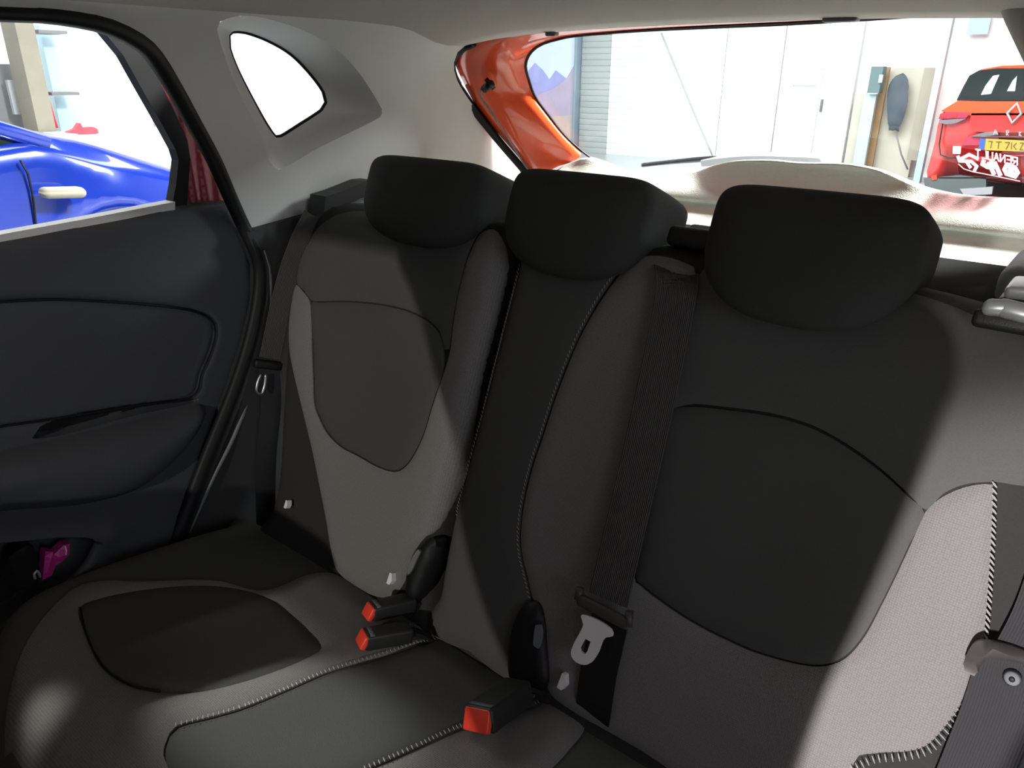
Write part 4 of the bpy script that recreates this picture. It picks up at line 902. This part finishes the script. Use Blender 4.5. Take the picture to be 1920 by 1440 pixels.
# ---- generic car body
def loft(name, secs, m, parent, smooth=True, caps=True):
    V = []; F = []; n = len(secs[0])
    for s_ in secs: V += [tuple(q) for q in s_]
    for i in range(len(secs)-1):
        for k in range(n): F.append((i*n+k, i*n+(k+1) % n, (i+1)*n+(k+1) % n, (i+1)*n+k))
    if caps: F += [tuple(range(n))[::-1], tuple((len(secs)-1)*n+k for k in range(n))]
    o = link(name, V, F, m, parent, smooth)
    bm = bmesh.new(); bm.from_mesh(o.data); bmesh.ops.recalc_face_normals(bm, faces=bm.faces[:]); bm.to_mesh(o.data); bm.free(); return o
def wheel(parent, c, axis, r=.33, wd_=.21):
    c = np.array(c, float); ax = np.array(axis, float)
    prof_ = [(-.5, .62), (-.5, .92), (-.42, 1), (.42, 1), (.5, .92), (.5, .62)]; seg = 28; V = []; F = []
    a = np.array([0, 0, 1.0]); b = np.cross(ax, a)
    for i in range(seg):
        t = 2*pi*i/seg
        for q, rr in prof_: V.append(c+ax*q*wd_+(a*cos(t)+b*sin(t))*rr*r)
    k = len(prof_)
    for i in range(seg):
        for j in range(k): F.append((i*k+j, i*k+(j+1) % k, ((i+1) % seg)*k+(j+1) % k, ((i+1) % seg)*k+j))
    w_ = link('wheel', V, F, MT['tyre'], parent, True)
    V = []; F = []
    for i in range(5):
        t = 2*pi*i/5; d = a*cos(t)+b*sin(t); s_ = np.cross(ax, d); bb = len(V)
        for (l, ww) in ((.05, .16), (.60, .09)):
            for sg_ in (-1, 1):
                for dd in (.30, .40): V.append(c+d*l*r+s_*sg_*ww*r+ax*dd*wd_*(1 if True else 0))
        F += [(bb, bb+2, bb+6, bb+4), (bb+1, bb+5, bb+7, bb+3), (bb, bb+4, bb+5, bb+1), (bb+2, bb+3, bb+7, bb+6), (bb+4, bb+6, bb+7, bb+5)]
    link('wheel_rim', V, F, MT['silver'], w_)
# ---- blue car (nose towards +Y), near flank at x = XB
XB = -4.0; bc = empty('car'); prop(bc, 'glossy blue car parked outside the left door window', 'car')
def b3d(x, y): q = XP(XB).uv(x, y); return q
yA = b3d(80, 262)[0]; zH = b3d(80, 262)[1]; yW = b3d(222, 400)[0]
HW = .90; xc = XB-HW
print('blue', yA, zH, yW)
yF = yW+.86; yR = yF-4.25
arc_r = .37
def side_sec(y, zb, zs, zt, hw, tum=.06, zw=None):
    # closed ring: from near side bottom up over to the far side
    ring = [(xc+hw*.93, y, zb), (xc+hw*.99, y, zb+.10), (xc+hw, y, (zb+zs)*.5-.02), (xc+hw*.965, y, zs-.12), (xc+hw*.975, y, zs-.04), (xc+hw*.93, y, zs+.01), (xc+hw*.80, y, zt-.01), (xc+hw*.4, y, zt+.015)]
    return ring+[(2*xc-a, b_, c_) for a, b_, c_ in ring[::-1]]
zg = ZF
ST = []
for t_ in np.linspace(0, 1, 46):
    y = yR+(yF-yR)*t_
    zs = zg+np.interp(y, [yR, yR+.3, yA-1.0, yA, yF-.9, yF-.25, yF], [.80, .98, 1.0, zH-zg-.02, zH-zg-.13, .80, .55])
    zt = zg+np.interp(y, [yR, yR+.3, yA-1.0, yA, yF-.9, yF-.25, yF], [.85, 1.02, 1.04, zH-zg+.04, zH-zg-.03, .86, .60])
    hw = HW*np.interp(y, [yR, yR+.35, yF-.8, yF-.2, yF], [.86, .99, 1.0, .90, .70])
    zb = zg+.2
    for yw in (yW, yR+.80):
        dd = abs(y-yw)
        if dd < arc_r: zb = max(zb, zg+.30+sqrt(arc_r**2-dd**2))
        hw += .02*math.exp(-(dd/.45)**4)
    ST.append(side_sec(y, zb, zs, zt, hw))
loft('car_body', ST, MT['blue'], bc)
for yw in (yW, yR+.80):
    for sx in (1, -1): wheel(bc, (xc+sx*(HW-.12), yw, zg+.33), (sx, 0, 0))
    arcp = [np.array([XB+.028, yw-cos(a)*arc_r, zg+.30+sin(a)*arc_r]) for a in np.linspace(.05, pi-.05, 20)]
    tube('wheel_arch_lip', arcp, .022, MT['blue'], bc, ref=(1, 0, 0))
# greenhouse
def gh(y0, y1, zlo, zhi, yr0, yr1): pass
zB = zH-.0; zR = zg+1.50
base = [(XB-.08, yA+.05), (XB-.06, yA-1.2), (XB-.10, yR+.55), (xc, yR+.45), (2*xc-XB+.10, yR+.55), (2*xc-XB+.06, yA-1.2), (2*xc-XB+.08, yA+.05), (xc, yA+.22)]
roofp = [(XB-.28, yA-.95), (XB-.25, yA-1.6), (XB-.30, yR+.75), (xc, yR+.70), (2*xc-XB+.30, yR+.75), (2*xc-XB+.25, yA-1.6), (2*xc-XB+.28, yA-.95), (xc, yA-.85)]
V = [(x, y, zB-.03) for x, y in base]+[(x, y, zR) for x, y in roofp]; nb_ = 8
link('car_windows', V, [(i, (i+1) % 8, 8+(i+1) % 8, 8+i) for i in range(8)], MT['tint'], bc)
V = [(x, y, zR-.01) for x, y in roofp]+[(xc+(x-xc)*.75, (y-(yA-1.8))*.8+(yA-1.8), zR+.05) for x, y in roofp]
link('car_roof', V, [(i, (i+1) % 8, 8+(i+1) % 8, 8+i) for i in range(8)]+[tuple(range(8, 16))], MT['blue'], bc, True)
for a_, b_, r_ in ((0, 0, .045), (6, 6, .045), (2, 2, .07), (4, 4, .07)):
    tube('roof_pillar', [(base[a_][0]+.02*(1 if a_ < 3 else -1), base[a_][1], zB-.03), (roofp[b_][0]+.01, roofp[b_][1], zR)], r_, MT['blue'], bc, ref=(1, 0, 0))
tube('quarter_pillar', [(XB-.07, yA-.28, zB-.03), (XB-.14, yA-.42, zB+.22)], .016, MT['silver'], bc, ref=(1, 0, 0))
ds = tube('door_gap', [np.array([XB+.014, *b3d(x, y)]) for x, y in [(36, 300), (50, 325), (58, 360), (66, 425), (68, 460)]], .006, MT['blackrub'], bc, ref=(1, 0, 0), step=.05)
mr = box('wing_mirror', np.array([XB+.12, *b3d(100, 357)]), ((.3, 1, -.05), (0, 0, 1), (1, 0, 0)), (.105, .03, .05), MT['beiged'], bc, .03, 4); prop(mr, 'beige-grey wing mirror')
# ---- things on the left wall
def wx(x, y, X=WXL): q = XP(X).uv(x, y); return np.array([X, q[0], q[1]])
def xstrip(name, xa, xb, yt, yb, X, th, m, parent=None):
    A = wx(xa, 120, X)[1]; B = wx(xb, 120, X)[1]; zt = wx(xa, yt, X)[2]; zb = max(ZF, wx(xa, yb, X)[2]) if yb else ZF
    return box(name, (X+th/2, (A+B)/2, (zt+zb)/2), AX, (th/2, abs(B-A)/2, abs(zt-zb)/2), m, parent, 0)
o = xstrip('brown_post', 18, 52, -150, None, -7.0, .3, MT['brown']); prop(o, 'tall brown-grey steel post behind the blue car', 'post')
o = xstrip('door_frame_strip', 54, 60, -150, None, -7.4, .1, MT['wallw']); prop(o, 'white upright door frame beside the brown-grey post', 'frame')
cab = empty('white_cabinet'); prop(cab, 'pale cabinet column with shelves to the right of the brown-grey post', 'cabinet')
xstrip('cabinet_side', 68, 104, 50, None, -7.8, .25, MT['paleblue'], cab)
for yy in (58, 172): xstrip('cabinet_shelf', 60, 112, yy, yy+6, -7.5, .3, MT['greyplas'], cab)
bn = xstrip('blue_notice', 68, 76, 76, 100, -7.4, .02, MT['bluelab']); prop(bn, 'small blue notice on the pale cabinet', 'notice')
hz = tube('red_hose', [wx(x, y, -7.285) for x, y in [(54, 40), (58, 80), (72, 130), (85, 175), (97, 215), (105, 240)]], .022, MT['pinkred'], None, ref=(1, 0, 0), step=.1); prop(hz, 'thin red hose hanging down in front of the pale cabinet', 'hose')
gb = empty('grey_cabinet'); prop(gb, 'grey cabinet at the left frame edge behind the blue car', 'cabinet')
xstrip('cabinet_body', -60, 16, 120, None, -7.6, .4, MT['greyplas'], gb); xstrip('cabinet_front', 2, 40, 150, 215, -7.1, .05, MT['silver'], gb)
rc_ = closed_spline(np.array([wx(x, y, -6.2)[1:] for x, y in [(120, 248), (135, 241), (143, 230), (147, 239), (165, 237), (177, 242), (179, 249), (150, 251)]]), .02)
rcl = slab('red_cloth', rc_, lambda u, v, h: np.array([-6.2+h, u, v]), MT['pinkred'], None, .04, lambda p: .08+.02*np.sin(p[:, 0]*30), 0, smooth=True); prop(rcl, 'crumpled red cloth lying beyond the blue car bonnet', 'cloth')
bench = box('workbench', (-6.3, rc_[:, 0].mean(), (rc_[:, 1].min()+ZF)/2), AX, (.35, .9, (rc_[:, 1].min()-ZF)/2), MT['wallw'], None, .01); prop(bench, 'white bench under the red cloth behind the blue car', 'bench')
o = xstrip('grey_stand', 268, 300, 150, None, -7.3, .3, MT['silver']); prop(o, 'pale grey stand seen beside the window pillar', 'stand')

# ---- red SUV, rear facing the camera
YS = 11.0; sv = empty('car'); prop(sv, 'red car with yellow number plate seen from behind through the rear window', 'car')
def s2(x, y, Y=YS): q = wy(x, y, Y); return (q[0], q[2])
cxs = s2(1905, 220)[0]
half_px = [(1760, 372), (1737, 350), (1734, 322), (1740, 300), (1750, 262), (1754, 235), (1762, 212), (1776, 202), (1790, 190)]
hp2 = [s2(*p) for p in half_px]; hp2[0] = (hp2[0][0], ZF+.25)
top_px = [(1790, 190), (1800, 168), (1815, 144), (1835, 130), (1870, 124), (1905, 123)]
tp2 = [s2(*p) for p in top_px]
def sec_y(y, k, kz, zlift=0, pts=hp2):
    L1 = [(cxs+(a-cxs)*k, y, ZF+(z-ZF)*kz+zlift) for a, z in pts]; return L1+[(2*cxs-a, b_, c_) for a, b_, c_ in L1[::-1]]
loft('car_body', [sec_y(YS+.02, .93, .97), sec_y(YS+.05, .985, .995), sec_y(YS+.15, 1, 1), sec_y(YS+1, 1.02, 1), sec_y(YS+3, 1.02, .98), sec_y(YS+3.9, 1.0, .85), sec_y(YS+4.3, .85, .65)], MT['carred'], sv)
loft('car_cabin', [sec_y(YS+.12, .99, 1, 0, tp2), sec_y(YS+.5, 1, 1.01, 0, tp2), sec_y(YS+1.8, 1, 1.01, 0, tp2), sec_y(YS+3.0, .92, .78, .10, tp2)], MT['caror'], sv)
for sx in (-1, 1):
    for yy in (.9, 3.5): wheel(sv, (cxs+sx*.80, YS+yy, ZF+.34), (sx, 0, 0), .36, .23)
def sp_(name, pxs, m, Y, th, parent=sv, mirror=True, lab=None, step=.3, smooth=False):
    pts_ = [s2(*p, Y) for p in pxs]; o = slab(name, closed_spline(pts_, .06, smooth=False), lambda u, v, h: np.array([u, Y-h, v]), m, parent, step, th, -.06)
    if lab: prop(o, lab)
    return o
def msym(l): # complete a left half outline on the right side of the car
    return l+[(2*1905-x, y+ (x-1905)*0.0) for x, y in l[::-1]]
sp_('shoulder_panel', msym([(1790, 216), (1765, 208), (1796, 189), (1850, 190)]), MT['caror'], YS-.03, .02, lab='bright orange-red shoulder below the rear window')
sp_('rear_window', msym([(1794, 188), (1806, 164), (1818, 142), (1836, 132), (1870, 128)]), MT['tint'], YS-.0, .02, lab='dark rear window')
sp_('window_reflection', [(1839, 178), (1858, 176), (1874, 140), (1862, 142), (1848, 160)], MT['paleblue'], YS-.03, .004)  # pale slabs painted in as reflections on the glass
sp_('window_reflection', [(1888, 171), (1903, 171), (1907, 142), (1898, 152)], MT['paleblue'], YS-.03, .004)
sp_('tail_lamp', [(1764, 213), (1778, 210), (1820, 211), (1812, 221), (1760, 223)], MT['lamp'], YS-.04, .015, lab='dark red tail lamp')
sp_('tail_lamp', [(1761, 225), (1812, 222), (1792, 231), (1774, 233), (1761, 230)], MT['lampg'], YS-.04, .015, lab='smoky lower tail lamp')
for a_, b_ in ((1762, 215), (1782, 215)): sp_('lamp_segment', [(a_, b_), (a_+13, b_), (a_+11, b_+5), (a_, b_+5)], MT['carred'], YS-.055, .008)
sp_('tailgate_panel', msym([(1822, 212), (1818, 232), (1826, 246), (1860, 248)]), MT['carred'], YS-.03, .02)
sp_('plate_recess', msym([(1803, 272), (1812, 258), (1835, 250), (1870, 247), (1880, 286), (1840, 290), (1806, 288)]), MT['lamp'], YS-.02, .02, lab='shaded plate recess')  # darker red slab stands in for shade in the recess
sp_('chrome_bar', msym([(1822, 256), (1845, 248), (1872, 246), (1872, 253), (1835, 257)]), MT['greyplas'], YS-.05, .02, lab='grey trim bar above the number plate')
pl_ = sp_('number_plate', [(1846, 260), (1965, 266), (1963, 286), (1844, 281)], MT['plate'], YS-.09, .02, lab='yellow number plate with blue band')
def sub(name, pxs, m, Y, par): pts_ = [s2(*p, Y) for p in pxs]; return slab(name, np.array(pts_), lambda u, v, h: np.array([u, Y-h, v]), m, par, .5, .004, 0)
sub('plate_band', [(1838, 259.5), (1848, 260), (1845, 281), (1835, 280)], MT['plateb'], YS-.115, pl_)
def bars(name, lines, wpx, Y, m, par):
    V = []; F = []
    for ln in lines:
        for (x0, y0), (x1, y1) in zip(ln[:-1], ln[1:]):
            d = np.array([x1-x0, y1-y0], float); L = np.hypot(*d)+1e-9; nr = np.array([-d[1], d[0]])/L*wpx/2; b = len(V)
            for q in ((x0, y0)+nr, (x1, y1)+nr, (x1, y1)-nr, (x0, y0)-nr): t_ = s2(*q, Y); V.append((t_[0], Y, t_[1]))
            F.append((b, b+1, b+2, b+3))
    return link(name, V, F, m, par)
bars('plate_characters', [[(1853, 265), (1861, 265)], [(1860, 265), (1857, 278)], [(1873, 266), (1871, 279)], [(1867, 266), (1878, 266)], [(1884, 267), (1893, 267), (1886, 280)], [(1897, 267), (1896, 280)], [(1906, 268), (1900, 274), (1906, 281)], [(1912, 268), (1919, 268), (1912, 281), (1919, 281)]], 1.5, YS-.118, MT['plated'], pl_)
bars('model_letters', [[(1863, 252), (1866, 243), (1870, 252)], [(1864, 249.5), (1869, 249.5)], [(1887, 254), (1887, 245), (1891, 245), (1891, 249), (1887, 250), (1891, 254)], [(1911, 255), (1911, 247)], [(1915, 247), (1911, 251), (1915, 255)]], 1.6, YS-.10, MT['stick'], sv)
ep = s2(1904, 212)
tube('diamond_emblem', [np.array([ep[0]+a*.075, YS-.09, ep[1]+b*.115]) for a, b in ((0, 1), (1, 0), (0, -1), (-1, 0))], .018, MT['silver'], sv, closed=True, ref=(0, 1, 0))
sp_('bumper_skirt', msym([(1733, 334), (1736, 352), (1752, 372), (1770, 384), (1850, 384), (1850, 332), (1800, 328), (1760, 332)]), MT['bumper'], YS-.03, .05, lab='grey lower bumper')
sp_('bumper_step', msym([(1800, 292), (1802, 300), (1860, 304), (1860, 290)]), MT['carred'], YS-.06, .03)
sp_('bumper_plate', [(1800, 354), (1862, 350), (1860, 364), (1808, 366)], MT['silver'], YS-.09, .02, lab='pale skid plate')
sp_('reflector', [(1746, 330), (1756, 328), (1757, 336), (1748, 338)], MT['redbtn'], YS-.085, .01)
tube('tailgate_gap', [np.array([a, YS-.025, b]) for a, b in [s2(x, y) for x, y in [(1772, 205), (1768, 235), (1762, 270), (1764, 290), (1780, 296), (1800, 296)]]], .008, MT['blackrub'], sv, ref=(0, 1, 0), step=.1)
print('objects', len(bpy.data.objects))
